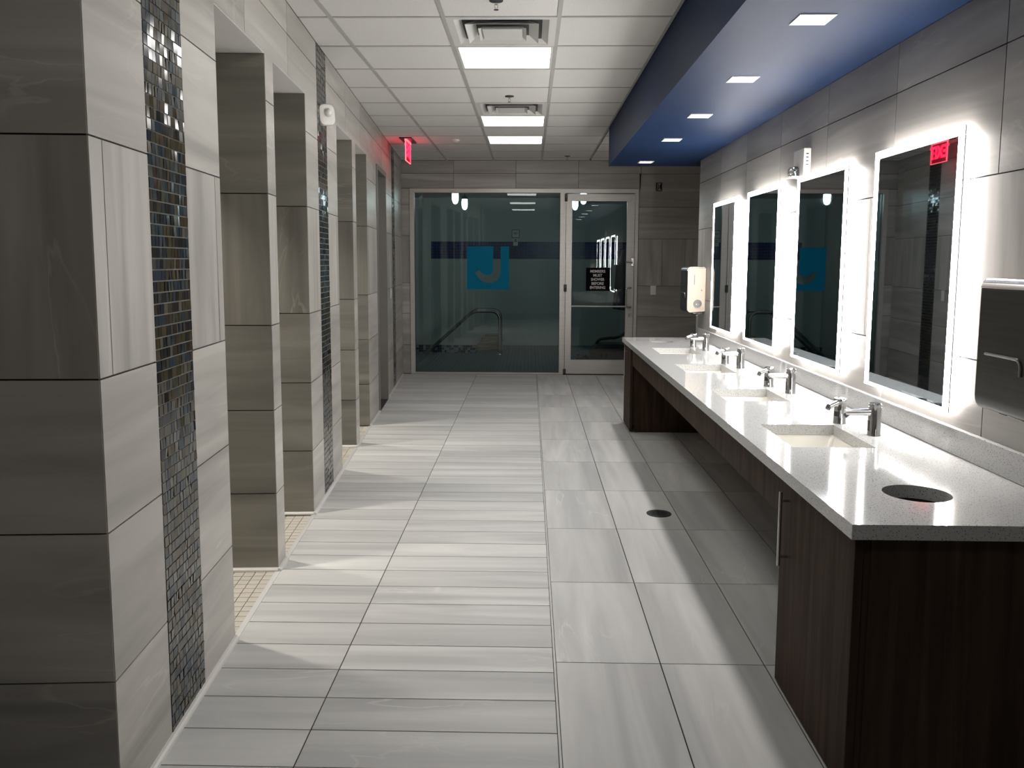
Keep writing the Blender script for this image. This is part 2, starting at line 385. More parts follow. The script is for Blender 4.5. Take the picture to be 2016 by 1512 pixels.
# ------------------------------------------------------------------ left wall with its shower stalls
wall_l = struct(put('wall_left', None, None, (B_, 0, 0), TH))
PIERS = [(2.075, 3.145), (3.877, 4.035), (4.78, 5.85), (6.58, 6.765), (7.45, 8.16), (8.98, 11.0)]
OPEN = [(3.145, 3.877), (4.035, 4.78), (5.85, 6.58), (6.765, 7.45)]
DOOR = (8.16, 8.98)
MOS = [(2.453, 2.772), (5.145, 5.46), (9.68, 10.0)]
DEPTH = 1.25
bm = bm_new()
for s0, s1 in PIERS:
    box(bm, -(0.16 if s0 > 8.9 else DEPTH)-TT, -TT, s0+TT, s1-TT, 0, SOF)
box(bm, -0.16, -TT, 2.075+TT, 10.99, SOF+0.012, CEIL+0.03)
box(bm, -DEPTH-0.1, -DEPTH-TT, 2.075+TT, 8.16, 0, CEIL)
wall_core = obj('wall_core', bm, grout, wall_l)
bm = bm_new(); box(bm, -DEPTH, -0.001, 3.1, 7.5, SOF, SOF+0.012); obj('stall_ceiling', bm, white_paint, wall_l)
ROWS = [0.0, 0.384, 0.79, 1.196, 1.808, 2.23, 2.65, CEIL]
AX_F = (1, 2, 0)
def front_segments():
    for s0, s1 in PIERS:
        cuts = [s0, s1]
        for m0, m1 in MOS:
            if s0 < m0 < s1: cuts += [m0, m1]
        cuts = sorted(cuts)
        for a, b in zip(cuts, cuts[1:]):
            if any(abs(a-m0) < 1e-6 for m0, m1 in MOS): continue
            yield s0, s1, a, b
VJ = {2.075: [2.152], 2.772: [3.08], 5.46: [5.785], 7.45: [7.80], 8.98: [9.36], 10.0: [10.36, 10.77]}
for s0, s1, a, b in front_segments():
    for i in range(5):
        z0, z1 = ROWS[i], ROWS[i+1]
        if i == 3:
            js = [a] + VJ.get(round(a, 3), []) + [b]
            for u, v in zip(js, js[1:]): lay(wall_l, AX_F, u, v, z0, z1, 0, tile_z)
        else:
            lay(wall_l, AX_F, a, b, z0, z1, 0, tile_y)
# the two rows that run over the openings, notched round them
HJ = [2.075, 2.453, None, 2.772, 3.555, 4.36, 5.145, None, 5.46, 6.27, 7.08, 7.89, 8.70, 9.68, None, 10.0, 10.78, 10.98]
for a, b in zip(HJ, HJ[1:]):
    if a is None or b is None: continue
    P = [(a, 2.65), (a, None)]
    xs = sorted({a, b} | {x for o in OPEN + [DOOR] for x in o if a < x < b})
    low = []
    for u, v in zip(xs, xs[1:]):
        z = SOF if any(o0 <= (u+v)/2 <= o1 for o0, o1 in OPEN + [DOOR]) else 2.23
        for p in ((u, z), (v, z)):
            if not low or low[-1] != p: low.append(p)
    poly = low + [(b, 2.65), (a, 2.65)]
    clean = []
    for i, p in enumerate(poly):
        q, r = poly[i-1], poly[(i+1) % len(poly)]
        if abs((p[0]-q[0])*(r[1]-p[1]) - (p[1]-q[1])*(r[0]-p[0])) > 1e-9: clean.append(p)
    lay(wall_l, AX_F, 0, 0, 0, 0, 0, tile_y, poly=shrink(clean, GAP/2))
    lay(wall_l, AX_F, a, b, 2.65, CEIL, 0, tile_y)
# end faces that look back to the camera and the faces on the other side
AX_E = (0, 2, 1)
for s0, s1 in PIERS:
    for face, w in ((s0, -1), (s1, 1)):
        if (face > 8.9): continue
        if face == 2.075: cols = [(-1.25, -0.82), (-0.82, 0)]; rows = ROWS
        else: cols = [(-DEPTH, -0.815), (-0.815, 0)]; rows = ROWS[:5] + [SOF]
        for u, v in cols:
            for i, (z0, z1) in enumerate(zip(rows, rows[1:])):
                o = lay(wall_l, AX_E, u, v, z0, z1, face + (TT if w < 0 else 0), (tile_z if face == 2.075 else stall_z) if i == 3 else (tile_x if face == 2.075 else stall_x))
# stall back walls
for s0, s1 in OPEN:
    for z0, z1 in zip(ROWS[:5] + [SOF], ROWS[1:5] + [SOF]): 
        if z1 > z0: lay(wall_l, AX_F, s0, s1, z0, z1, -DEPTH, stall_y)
# mosaic strips: the near strip piece by piece, the far ones joined
def mosaic_strip(s0, s1, ncol, single):
    pitch_s, pitch_z = (s1-s0)/ncol, 0.0342
    nrow = int(CEIL/pitch_z); rest = bm_new(); n = 0; bmn = bm_new()
    rng = random.Random(int(s0*100)); cache = {}
    for r in range(nrow):
        z0 = r*pitch_z
        cuts = [0.0]; 
        while cuts[-1] < (s1-s0) - 0.045: cuts.append(cuts[-1] + pitch_s*rng.choice((0.75, 1.0, 1.0, 1.25)))
        cuts.append(s1-s0)
        for a, b in zip(cuts, cuts[1:]):
            if b - a < 0.008: continue
            as_object = single and n < 300 and 1.0 < z0 < 2.33
            if as_object:
                key = round((b-a)*500); me = cache.get(key)
                if me is None:
                    w = key/500; q = bm_new(); h = pitch_z - 0.004; w -= 0.003
                    box(q, -0.006, 0.0, -w/2, w/2, -h/2, h/2); me = mesh('mosaic_tile', q, mosaic_single); cache[key] = me
                o = put('mosaic_tile', me, wall_l, (0.0005 + rng.random()*0.001, s0+(a+b)/2, z0+pitch_z/2))
                o.rotation_euler = ((0, rng.uniform(-0.05, 0.05), rng.uniform(-0.05, 0.05))); n += 1
            else:
                x = 0.0005 + rng.random()*0.001; t = rng.uniform(-0.0008, 0.0008); t2 = rng.uniform(-0.0008, 0.0008)
                y0_, y1_, za, zb = s0+a+0.0015, s0+b-0.0015, z0+0.002, z0+pitch_z-0.002
                v = [rest.verts.new(p) for p in ((x+t+t2, y0_, za), (x-t+t2, y1_, za), (x-t-t2, y1_, zb), (x+t-t2, y0_, zb), (x-.006, y0_, za), (x-.006, y1_, za), (x-.006, y1_, zb), (x-.006, y0_, zb))]
                for f in ((0, 1, 2, 3), (0, 4, 5, 1), (1, 5, 6, 2), (2, 6, 7, 3), (3, 7, 4, 0)): rest.faces.new([v[i] for i in f])
    bmn.free()
    stuff(obj('mosaic_tiles', rest, mosaic_many, wall_l))
for (s0, s1), nc in zip(MOS, (11, 9, 9)): mosaic_strip(s0, s1, nc, s0 < 3)
bm = bm_new()
for s0, s1 in MOS: box(bm, -TT, -0.0035, s0, s1, 0, CEIL)
obj('mosaic_grout', bm, grout_lt, wall_l)

# white cove trim along the foot of the left wall
base_l = struct(put('baseboard_left', None, None, (B_, 0, 0), TH))
def cove(bm, pts):
    prism(bm, [(0, 0), (0.016, 0), (0.015, 0.008), (0.008, 0.015), (0, 0.016)], pts, lambda u, v, w: (u, w, v))
cove_white = noisy('white_cove', (0.60, 0.58, 0.55), (0.66, 0.64, 0.61), (8, 8, 8), 0.35)
for s0, s1 in PIERS:
    bm = bm_new()
    prism(bm, [(0.0005, 0.0005), (0.017, 0.0005), (0.015, 0.009), (0.009, 0.015), (0.0005, 0.017)], (s0-0.012, min(s1, 10.9)), lambda u, v, w: (u, w, v))
    obj('cove', bm, cove_white, base_l)
    if 3 < s0 < 7:
        bm = bm_new()
        prism(bm, [(-0.0005, 0.0005), (-0.017, 0.0005), (-0.015, 0.009), (-0.009, 0.015), (-0.0005, 0.017)], (-DEPTH+0.01, 0.0), lambda u, v, w: (w, s0+u, v))
        obj('cove', bm, cove_white, base_l)

# shower floors
bm = bm_new(); box(bm, -DEPTH, -0.014, 3.1, 7.5, -0.06, -0.0035)
pan = struct(put('floor_showers', None, None, (B_, 0, 0), TH)); obj('floor_grout', bm, grout_lt, pan)
for oi_, (s0, s1) in enumerate(OPEN):
    p = 0.0505; rest = bm_new(); nn = 0; me = None
    for i in range(int((s1-s0)/p)):
        for j in range(int((DEPTH-0.02)/p)):
            n1 = -0.004 - j*p; sc_ = s0 + (i+0.5)*p + 0.008
            if oi_ == 0 and j < 12 or oi_ == 1 and j < 4:
                if me is None:
                    q = bm_new(); box(q, -0.0235, 0.0235, -0.0235, 0.0235, -0.004, 0.0); me = mesh('mosaic_tile', q, cream_single)
                put('mosaic_tile', me, pan, (n1-p/2, sc_, 0.0)); nn += 1
            else: box(rest, n1-p/2-0.0235, n1-p/2+0.0235, sc_-0.0235, sc_+0.0235, -0.004, 0.0)
    stuff(obj('mosaic_tiles', rest, cream_many, pan))
    bm = bm_new(); box(bm, -0.0135, 0.0108, s0, s1, -0.01, 0.0008); obj('threshold_strip', bm, floor_y, pan)

# door in the left wall
door1 = struct(put('door_1', None, None, (B_, 0, 0), TH))
d0, d1 = DOOR
bm = bm_new()
for y0, y1 in ((d0, d0+0.05), (d1-0.05, d1)):
    box(bm, -0.15, 0.012, y0+0.001, y1-0.001, 0, SOF-0.001)
box(bm, -0.15, 0.012, d0+0.05, d1-0.05, SOF-0.05, SOF-0.001)
obj('door_frame', bm, door_grey, door1)
bm = bm_new(); box(bm, -0.145, -0.10, d0+0.052, d1-0.052, 0.008, SOF-0.054); leaf = obj('door_leaf', bm, door_grey, door1)
bm = bm_new(); cyl(bm, (-0.10, d0+0.11, 1.05), (-0.092, d0+0.11, 1.05), 0.028); cyl(bm, (-0.095, d0+0.11, 1.05), (-0.045, d0+0.11, 1.05), 0.009)
tube(bm, [(-0.045, d0+0.105, 1.05), (-0.045, d0+0.22, 1.05)], 0.009); obj('lever_handle', bm, chrome, leaf, smooth=True)

# ------------------------------------------------------------------ right wall
wall_r = struct(put('wall_right', None))
bm = bm_new(); box(bm, XR+TT, XR+0.17, -2.0, YR_END-TT, 0, CEIL+0.03); obj('wall_core', bm, grout, wall_r)
AX_R = (1, 2, 0)
def lay_r(y0, y1, z0, z1, mat, x=XR):    # face looks to -x
    return lay(wall_r, AX_R, y0, y1, z0, z1, x+TT, mat)
RH = [0.40, 1.225, 2.05, 2.873, 3.70, 4.53, 5.355, 6.18, 7.0, YR_END]
RV = [0.55, 0.96, 1.37, 1.78, 2.19, 2.60, 3.015, 3.47, 3.92, 4.33, 4.74, 5.15, 5.56, 5.97, 6.38, 6.79, 7.2, 7.55, YR_END]
for z0, z1, js, mt in ((0.0, 0.34, RH, dim_grey_y), (0.34, 0.75, RH, dim_grey_y), (0.75, 1.16, RH, dim_grey_y), (1.16, 1.80, RV, dim_grey_z), (1.80, 2.225, RH, dim_grey_y), (2.225, SOF, RH, dim_grey_y)):
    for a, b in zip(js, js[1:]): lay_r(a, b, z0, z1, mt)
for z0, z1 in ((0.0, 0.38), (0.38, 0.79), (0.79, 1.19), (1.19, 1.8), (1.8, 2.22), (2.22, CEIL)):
    lay(wall_r, (0, 2, 1), XR, XR+0.17, z0, z1, YR_END, dim_grey_x)

# blue soffit over the basins
sof = struct(put('soffit', None))
bm = bm_new(); box(bm, SOF_X, 2.75, -1.98, SOF_END, SOF, CEIL-0.001); obj('soffit_box', bm, blue_paint, sof)

# ------------------------------------------------------------------ back wall with glazed screen
wall_b = struct(put('wall_back', None))
WX0, WX1, WZ1 = -1.579, 1.421, 2.446
bm = bm_new()
box(bm, -1.9, WX0, YB+TT, YB+0.12, 0, CEIL+0.03); box(bm, WX1, 2.9, YB+TT, YB+0.12, 0, CEIL+0.03)
box(bm, WX0, WX1, YB+TT, YB+0.12, WZ1, CEIL+0.03)
obj('wall_core', bm, grout, wall_b)
AX_B = (0, 2, 1)
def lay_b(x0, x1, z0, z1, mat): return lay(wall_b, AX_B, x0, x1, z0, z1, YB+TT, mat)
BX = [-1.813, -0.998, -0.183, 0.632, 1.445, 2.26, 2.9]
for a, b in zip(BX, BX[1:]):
    lay_b(max(a, -1.70), b, 2.64, CEIL, dim_grey_x)
    if b < 1.5 or a < 1.40: lay_b(max(a, -1.70), min(b, 1.445), WZ1+0.002, 2.64, dim_grey_x)
for z0, z1, mt in ((0.0, 0.39, dim_grey_x), (0.39, 0.807, dim_grey_x), (0.807, 1.211, dim_grey_x), (1.211, 1.832, dim_grey_z), (1.832, 2.235, dim_grey_x), (2.235, WZ1, dim_grey_x)):
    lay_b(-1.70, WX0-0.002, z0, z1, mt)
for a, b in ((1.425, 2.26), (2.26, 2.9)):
    for z0, z1 in ((0.0, 0.37), (0.37, 0.778), (0.778, 1.187), (1.80, 2.21), (2.21, 2.64)): lay_b(a, b, z0, z1, dim_grey_x)
for a, b in ((1.425, 1.74), (1.74, 2.04), (2.04, 2.45), (2.45, 2.9)): lay_b(a, b, 1.187, 1.80, dim_grey_z)

win = struct(put('window_1', None))
YF = YB - 0.012
bm = bm_new()
box(bm, WX0+0.001, -1.519, YF, YB+0.10, 0, WZ1-0.001)
box(bm, 0.399, 0.447, YF, YB+0.10, 0, WZ1-0.001)
box(bm, -1.519, 0.399, YF, YB+0.10, 2.393, WZ1-0.001); box(bm, -1.519, 0.399, YF, YB+0.10, 0, 0.024)
obj('window_frame', bm, alu, win)
bm = bm_new()
for r in ((-1.519, -1.514, 0.024, 2.393), (0.394, 0.399, 0.024, 2.393), (-1.514, 0.394, 0.024, 0.029), (-1.514, 0.394, 2.388, 2.393)):
    box(bm, r[0], r[1], YB+0.03, YB+0.055, r[2], r[3])
obj('gasket', bm, black, win)
bm = bm_new(); box(bm, -1.5135, 0.3935, YB+0.038, YB+0.048, 0.0295, 2.3875); obj('pane', bm, pane_glass, win)

d2 = struct(put('door_2', None))
bm = bm_new()
box(bm, 0.448, 0.470, YF, YB+0.10, 0, 2.39); box(bm, 1.378, WX1-0.001, YF, YB+0.10, 0, 2.39); box(bm, 0.448, WX1-0.001, YF, YB+0.10, 2.39, WZ1-0.001)
obj('door_frame', bm, alu, d2)
bm = bm_new(); box(bm, 0.470, 1.378, YB+0.05, YB+0.06, 0.0, 2.39)
for r in ((0.476, 0.556, 0.012, 2.380), (1.272, 1.372, 0.012, 2.380), (0.556, 1.272, 2.288, 2.380), (0.556, 1.272, 0.012, 0.200)): pass
bm.free(); bm = bm_new()
box(bm, 0.476, 0.556, YB-0.006, YB+0.044, 0.012, 2.380); box(bm, 1.272, 1.372, YB-0.006, YB+0.044, 0.012, 2.380)
box(bm, 0.556, 1.272, YB-0.006, YB+0.044, 2.288, 2.380); box(bm, 0.556, 1.272, YB-0.006, YB+0.044, 0.012, 0.200)
lf = obj('door_leaf', bm, alu, d2)
bm = bm_new(); box(bm, 0.5565, 1.2715, YB+0.015, YB+0.025, 0.2005, 2.2875); obj('pane', bm, pane_glass, d2)
bm = bm_new(); cyl(bm, (0.556, YB-0.03, 0.915), (1.285, YB-0.03, 0.915), 0.011, n=12); obj('push_bar', bm, alu, d2, smooth=True)
bm = bm_new()
tube(bm, [(1.335, YB-0.006, 1.16)] + bez((1.335, YB-0.045, 1.16), (1.335, YB-0.085, 1.16), (1.30, YB-0.085, 1.16), 5) + bez((1.295, YB-0.085, 1.16), (1.268, YB-0.085, 1.16), (1.268, YB-0.085, 1.13), 5)
     + bez((1.268, YB-0.085, 0.94), (1.268, YB-0.085, 0.905), (1.295, YB-0.085, 0.905), 5) + bez((1.30, YB-0.085, 0.905), (1.335, YB-0.085, 0.905), (1.335, YB-0.045, 0.905), 5) + [(1.335, YB-0.006, 0.905)], 0.0115)
obj('pull_handle', bm, steel, d2, smooth=True)
bm = bm_new(); box(bm, 1.335, 1.37, YB-0.03, YB-0.006, 1.45, 1.55); cyl(bm, (1.35, YB-0.045, 1.49), (1.255, YB-0.045, 1.495), 0.010, n=10); cyl(bm, (1.35, YB-0.045, 1.49), (1.35, YB-0.02, 1.49), 0.014, n=10)
obj('latch', bm, steel, d2, smooth=True)
bm = bm_new(); cyl(bm, (1.328, YB-0.006, 0.80), (1.328, YB-0.018, 0.80), 0.018); obj('lock_cylinder', bm, steel, d2, smooth=True)
for z in (1.155, 0.03, 2.33):
    bm = bm_new(); bbox(bm, 0.455, 0.492, YB-0.032, YB-0.0125, z-0.048, z+0.048, 0.004); cyl(bm, (0.473, YB-0.032, z-0.05), (0.473, YB-0.032, z+0.0), 0.012, n=10)
    obj('hinge', bm, dark_metal, d2)
bm = bm_new(); box(bm, 0.47, 1.378, YB-0.01, YB+0.08, 0.0005, 0.010); obj('threshold', bm, dark_metal, d2)

# sign on the door, emblem on the window
sg = thing('notice_sign', 'black square sign with white capitals on the glass door', 'sign', (0.907, YB+0.0145, 1.27))
bm = bm_new(); box(bm, -0.159, 0.159, -0.003, 0.0, -0.153, 0.153); obj('sign_board', bm, sign_black, sg)
for i, (w, wd) in enumerate((('MEMBERS', 0.197), ('MUST', 0.117), ('SHOWER', 0.177), ('BEFORE', 0.160), ('ENTERING', 0.203))):
    me = text_mesh('lettering', w, 0.056, sign_white, 0.0003, 1.0, 0.0010)
    xs_ = [v.co.x for v in me.vertices]; yv_ = [v.co.y for v in me.vertices]; cx_ = (max(xs_)+min(xs_))/2; cy_ = (max(yv_)+min(yv_))/2
    for v in me.vertices: v.co.x = (v.co.x-cx_)*wd/(max(xs_)-min(xs_)); v.co.y = (v.co.y-cy_)*0.037/(max(yv_)-min(yv_))
    o = put('lettering', me, sg, (-0.005, -0.0034, 0.106 - i*0.0535)); o.rotation_euler = (PI/2, 0, 0)
def q(u, v): return (-0.828 + (u-750)/522*0.558, 1.696 - (v-788)/527*0.565)
poly = [q(750, 788), q(1075, 788)] + [q(*p) for p in bez((1075, 1040), (1078, 1138), (1010, 1140), 8)] + [q(*p) for p in bez((1000, 1140), (945, 1140), (905, 1080), 6)]
poly += [q(848, 1107)] + [q(*p) for p in bez((860, 1128), (925, 1238), (1020, 1238), 8)] + [q(*p) for p in bez((1030, 1238), (1167, 1232), (1167, 1060), 10)]
poly += [q(1167, 788), q(1272, 788), q(1272, 1315), q(750, 1315)]
bm = bm_new(); prism(bm, poly, (0, 0.0012), lambda u, v, w: (u, YB+0.0365+w, v))
tag(obj('window_decal', bm, blue_vinyl), 'square blue vinyl emblem with a hook-shaped letter cut out, on the window', 'decal')

# ------------------------------------------------------------------ other walls, ceiling
wf = bm_new(); box(wf, -3.2, XR+0.1, -2.1, -2.0, 0, CEIL+0.03); struct(obj('wall_front', wf, tile_x))
wn = bm_new(); box(wn, -2.6, -2.5, -2.0, 2.2, 0, CEIL+0.03); box(wn, -2.5, -2.1, 2.12, 2.2, 0, CEIL+0.03); struct(obj('wall_entry', wn, tile_y))
wa = bm_new(); box(wa, 2.78, 2.9, YR_END-0.3, YB, 0, CEIL+0.03); box(wa, XR+0.18, 2.78, YR_END-0.3, YR_END-0.2, 0, SOF); struct(obj('wall_alcove', wa, tile_y))

bm = bm_new(); box(bm, -2.6, 3.0, -2.1, YB+0.12, CEIL+0.03, CEIL+0.08)
ceiling = struct(obj('ceiling', bm, white_paint))
GX = [-1.695, -1.087, -0.474, 0.152, SOF_X - 0.004]
GYS = [-2.0 + 0.0] ; GY0, GP = 4.63, 0.607
ys = sorted([GY0 + GP*k for k in range(-10, 11)]); ys = [y for y in ys if -1.95 < y < YB-0.02] + [YB-0.001]
LIGHT_ROWS, VENT_ROWS = (0.381, 2.809, 5.237, 7.665, 8.879), (4.63, 7.058)
for y0, y1 in zip([-1.99] + ys, ys):
    for x0, x1 in [(-2.45, -1.695)]*(y0 < 2.0) + list(zip(GX, GX[1:])) + [(0.777, 1.39), (1.39, 2.003), (2.003, 2.62)]*(y1 > SOF_END+0.05):
        if x0 == -0.474 and any(abs(y0-r) < 0.05 for r in LIGHT_ROWS + VENT_ROWS): continue
        P = [(x0+0.0125, y0+0.0125), (x1-0.0125, y0+0.0125), (x1-0.0125, y1-0.0125), (x0+0.0125, y1-0.0125)]
        if x0 > 0.7: P = clip(P, 0, -1, -(SOF_END+0.002))
        if y1 > 2.0: P = clip(P, -1, -A_, -(B_ + 0.002))
        if len(P) < 3 or max(p[0] for p in P) - min(p[0] for p in P) < 0.03 or max(p[1] for p in P)-min(p[1] for p in P) < 0.02: continue
        lay(ceiling, (0, 1, 2), 0, 0, 0, 0, CEIL+0.012, ceil_tile, 'ceiling_tile', poly=P, th=0.012)
        o = None
for x in GX[1:]:
    bm = bm_new(); box(bm, x-0.012, x+0.012 if x < 0.7 else x+0.003, -1.99 if x > -1.0 else 2.3, YB-0.001, CEIL-0.003, CEIL+0.004)
    obj('grid_bar', bm, grid_grey, ceiling)
for y in ys[:-1]:
    x0 = left_x(y)+0.004 if y > 2.0 else -2.4
    bm = bm_new(); box(bm, x0, SOF_X-0.005 if y < SOF_END else 2.6, y-0.012, y+0.012, CEIL-0.0025, CEIL+0.004); obj('grid_bar', bm, grid_grey, ceiling)

# ceiling fittings
def troffer(y0, label):
    t = thing('ceiling_light', label, 'ceiling light', (-0.161, y0+0.3035, CEIL), group='square ceiling lights')
    bm = bm_new()
    for r in ((-0.300, 0.300, -0.292, -0.272), (-0.300, 0.300, 0.272, 0.292), (-0.300, -0.285, -0.272, 0.272), (0.285, 0.300, -0.272, 0.272)): box(bm, r[0], r[1], r[2], r[3], -0.003, 0.02)
    obj('frame', bm, grid_white, t)
    bm = bm_new(); box(bm, -0.285, 0.285, -0.272, 0.272, 0.0, 0.015); obj('diffuser', bm, troffer_lens, t)
    return t
troffer(0.381, 'lit square ceiling light behind the viewpoint')
troffer(2.809, 'lit square ceiling light just overhead, above the top edge of the view')
troffer(5.237, 'lit square ceiling light nearest the camera, right behind the nearer air vent')
troffer(7.665, 'lit square ceiling light directly behind the farther air vent, middle of three')
troffer(8.879, 'lit square ceiling light farthest away, nearest the glass wall')
def vent(y0, label):
    t = thing('air_vent', label, 'vent', (-0.161, y0+0.3035, CEIL), group='ceiling air vents')
    vm = grid_white
    def ring(bm, o, i, zo, zi, th=0.002):
        for k in range(4):
            rot = Matrix.Rotation(k*PI/2, 4, 'Z'); b = bmesh.new()
            v = [b.verts.new(p) for p in ((-o, -o, zo), (o, -o, zo), (i, -i, zi), (-i, -i, zi), (-o, -o, zo+th), (o, -o, zo+th), (i, -i, zi+th), (-i, -i, zi+th))]
            for f in ((0, 1, 2, 3), (7, 6, 5, 4), (0, 4, 5, 1), (2, 6, 7, 3)): b.faces.new([v[j] for j in f])
            join(bm, b, rot)
    bm = bm_new(); ring(bm, 0.303, 0.262, -0.0035, -0.0035); ring(bm, 0.262, 0.225, -0.002, 0.022); obj('frame', bm, vm, t)
    bm = bm_new(); ring(bm, 0.205, 0.150, -0.012, 0.022); obj('louver', bm, vm, t)
    bm = bm_new(); ring(bm, 0.135, 0.11, -0.016, 0.0); box(bm, -0.112, 0.112, -0.112, 0.112, -0.0135, -0.0115); obj('louver', bm, vm, t)
    bm = bm_new(); box(bm, -0.26, 0.26, -0.26, 0.26, 0.0225, 0.026); obj('duct', bm, dark_metal, t)
    return t
vent(4.63, 'square white louvred air vent in front of the nearest ceiling light')
vent(7.058, 'square white louvred air vent in front of the two far ceiling lights')
def sprinkler(x, y, label):
    t = thing('sprinkler', label, 'sprinkler', (x, y, CEIL), group='ceiling sprinklers')
    bm = bm_new(); lathe(bm, [(0, 0.0), (0.036, 0.0), (0.034, -0.006), (0.016, -0.010), (0, -0.010)]); obj('escutcheon', bm, dark_metal, t, smooth=True)
    bm = bm_new(); cyl(bm, (0, 0, -0.01), (0, 0, -0.022), 0.007, n=12)
    for s in (-1, 1): tube(bm, bez((s*0.005, 0, -0.02), (s*0.014, 0, -0.03), (0, 0, -0.046), 5), 0.0018, 6)
    lathe(bm, [(0, -0.044), (0.013, -0.046), (0.013, -0.048), (0, -0.048)], 12); obj('head', bm, steel, t, smooth=True)
sprinkler(-0.176, 4.344, 'dark sprinkler head at the top edge, before the near air vent')
sprinkler(-0.168, 6.78, 'dark sprinkler head just in front of the farther air vent')
sprinkler(0.464, 10.545, 'small dark sprinkler head near the glass wall, beside the blue soffit')
t = thing('smoke_detector', 'small round white ceiling detector right of the red exit sign', 'detector', (-0.804, 9.167, CEIL))
bm = bm_new(); lathe(bm, [(0, 0), (0.045, 0), (0.044, -0.010), (0.030, -0.022), (0, -0.024)]); obj('body', bm, white_plastic, t, smooth=True)
bm = bm_new(); lathe(bm, [(0.018, -0.0215), (0.019, -0.026), (0.012, -0.030), (0, -0.030)]); obj('sensor', bm, white_plastic, t, smooth=True)

# exit sign
t = thing('exit_sign', 'red lit edge-on exit sign hanging from the ceiling by the left wall', 'sign', (-1.33, 9.18, CEIL))
bm = bm_new(); box(bm, -0.065, 0.065, -0.205, 0.205, -0.012, 0.0); obj('canopy', bm, dark_metal, t)
bm = bm_new(); box(bm, -0.012, 0.012, -0.17, 0.17, -0.03, -0.012); obj('channel', bm, red_edge, t)
bm = bm_new(); box(bm, -0.005, 0.005, -0.17, 0.17, -0.235, -0.03); obj('panel', bm, red_acrylic, t)
bm = bm_new(); box(bm, -0.006, 0.006, -0.175, -0.17, -0.24, -0.03); box(bm, -0.006, 0.006, 0.17, 0.175, -0.24, -0.03); box(bm, -0.006, 0.006, -0.17, 0.17, -0.24, -0.235); obj('panel_edge', bm, red_edge, t)
ex = text_mesh('lettering', 'EXIT', 0.185, red_lit, 0.0008, 1.0, 0.006)
o = put('lettering', ex, t, (0.0065, 0, -0.13)); o.rotation_euler = (PI/2, 0, PI/2)
o = put('lettering', ex, t, (-0.0065, 0, -0.13)); o.rotation_euler = (PI/2, 0, -PI/2)

# downlights in the soffit
def downlight(y, label):
    t = thing('downlight', label, 'downlight', (1.09, y, SOF), group='square recessed lights in the blue soffit')
    bm = bm_new(); o_, i_ = 0.070, 0.056
    for r in ((-o_, o_, -o_, -i_), (-o_, o_, i_, o_), (-o_, -i_, -i_, i_), (i_, o_, -i_, i_)): box(bm, *r, -0.004, 0.0)
    obj('trim', bm, white_plastic, t)
    bm = bm_new(); box(bm, -i_, i_, -i_, i_, -0.002, 0.0); obj('lens', bm, down_lens, t)
    ld = bpy.data.lights.new('lamp', 'AREA'); ld.shape = 'SQUARE'; ld.size = 0.10; ld.energy = W_DOWN; ld.color = (1.0, 0.965, 0.93); ld.spread = math.radians(112)
    l = bpy.data.objects.new('lamp', ld); C.objects.link(l); l.parent = t; l.location = (0, 0, -0.006)
    return t
for y, lb in ((3.35, 'square recessed light in the blue soffit, the largest one in view'), (4.41, 'second square recessed light along the blue soffit'),
              (5.49, 'third square recessed light along the blue soffit, the middle one'), (6.55, 'fourth square recessed light along the blue soffit'),
              (7.98, 'smallest square recessed light, at the far end of the blue soffit')): downlight(y, lb)
for s, lb in ((3.565, 'recessed light in the ceiling of the nearest shower stall'), (4.44, 'recessed light in the ceiling of the second shower stall'),
              (6.24, 'recessed light in the ceiling of the third shower stall'), (7.15, 'recessed light in the ceiling of the farthest shower stall')):
    p = W(s, -0.70, SOF)
    t = thing('stall_light', lb, 'ceiling light', p, TH, 'recessed lights in the shower stalls')
    bm = bm_new(); lathe(bm, [(0.055, 0.0), (0.072, 0.0), (0.070, -0.005), (0.055, -0.003)]); obj('trim', bm, white_plastic, t, smooth=True)
    bm = bm_new(); cyl(bm, (0, 0, -0.002), (0, 0, -0.0005), 0.055); obj('lens', bm, down_lens, t)
    ld = bpy.data.lights.new('lamp', 'AREA'); ld.shape = 'DISK'; ld.size = 0.09; ld.energy = W_STALL; ld.color = (1.0, 0.93, 0.84); ld.spread = math.radians(84)
    l = bpy.data.objects.new('lamp', ld); C.objects.link(l); l.parent = t; l.location = (0, 0, -0.008)

# ------------------------------------------------------------------ vanity
CX, CZ, CT, CY0, CY1 = 0.870, 0.802, 0.042, 2.177, 7.72
SINKS = [(3.115, 3.56), (4.165, 4.575), (5.24, 5.68), (6.32, 6.765)]
SX0, SX1 = 1.005, 1.32
HOLES = [(1.185, 2.49), (1.171, 7.30)]; HR = 0.098
top = thing('vanity_countertop', 'long speckled white quartz countertop with four basins below lit mirrors', 'countertop', (0, 0, 0))
bm = bm_new()
def slab(x0, x1, y0, y1):
    for z in (CZ, CZ-CT): bm.faces.new([bm.verts.new((x, y, z)) for x, y in ((x0, y0), (x1, y0), (x1, y1), (x0, y1))])
def vwall(pts):
    for (xa, ya), (xb, yb) in zip(pts, pts[1:] + pts[:1]):
        bm.faces.new([bm.verts.new(p) for p in ((xa, ya, CZ), (xb, yb, CZ), (xb, yb, CZ-CT), (xa, ya, CZ-CT))])
XB = XR - 0.001
cut = [CY0]
for a, b in SINKS:
    slab(CX, SX0, a, b); slab(SX1, XB, a, b); vwall([(SX0, a), (SX0, b), (SX1, b), (SX1, a)])
h0, h1 = HOLES
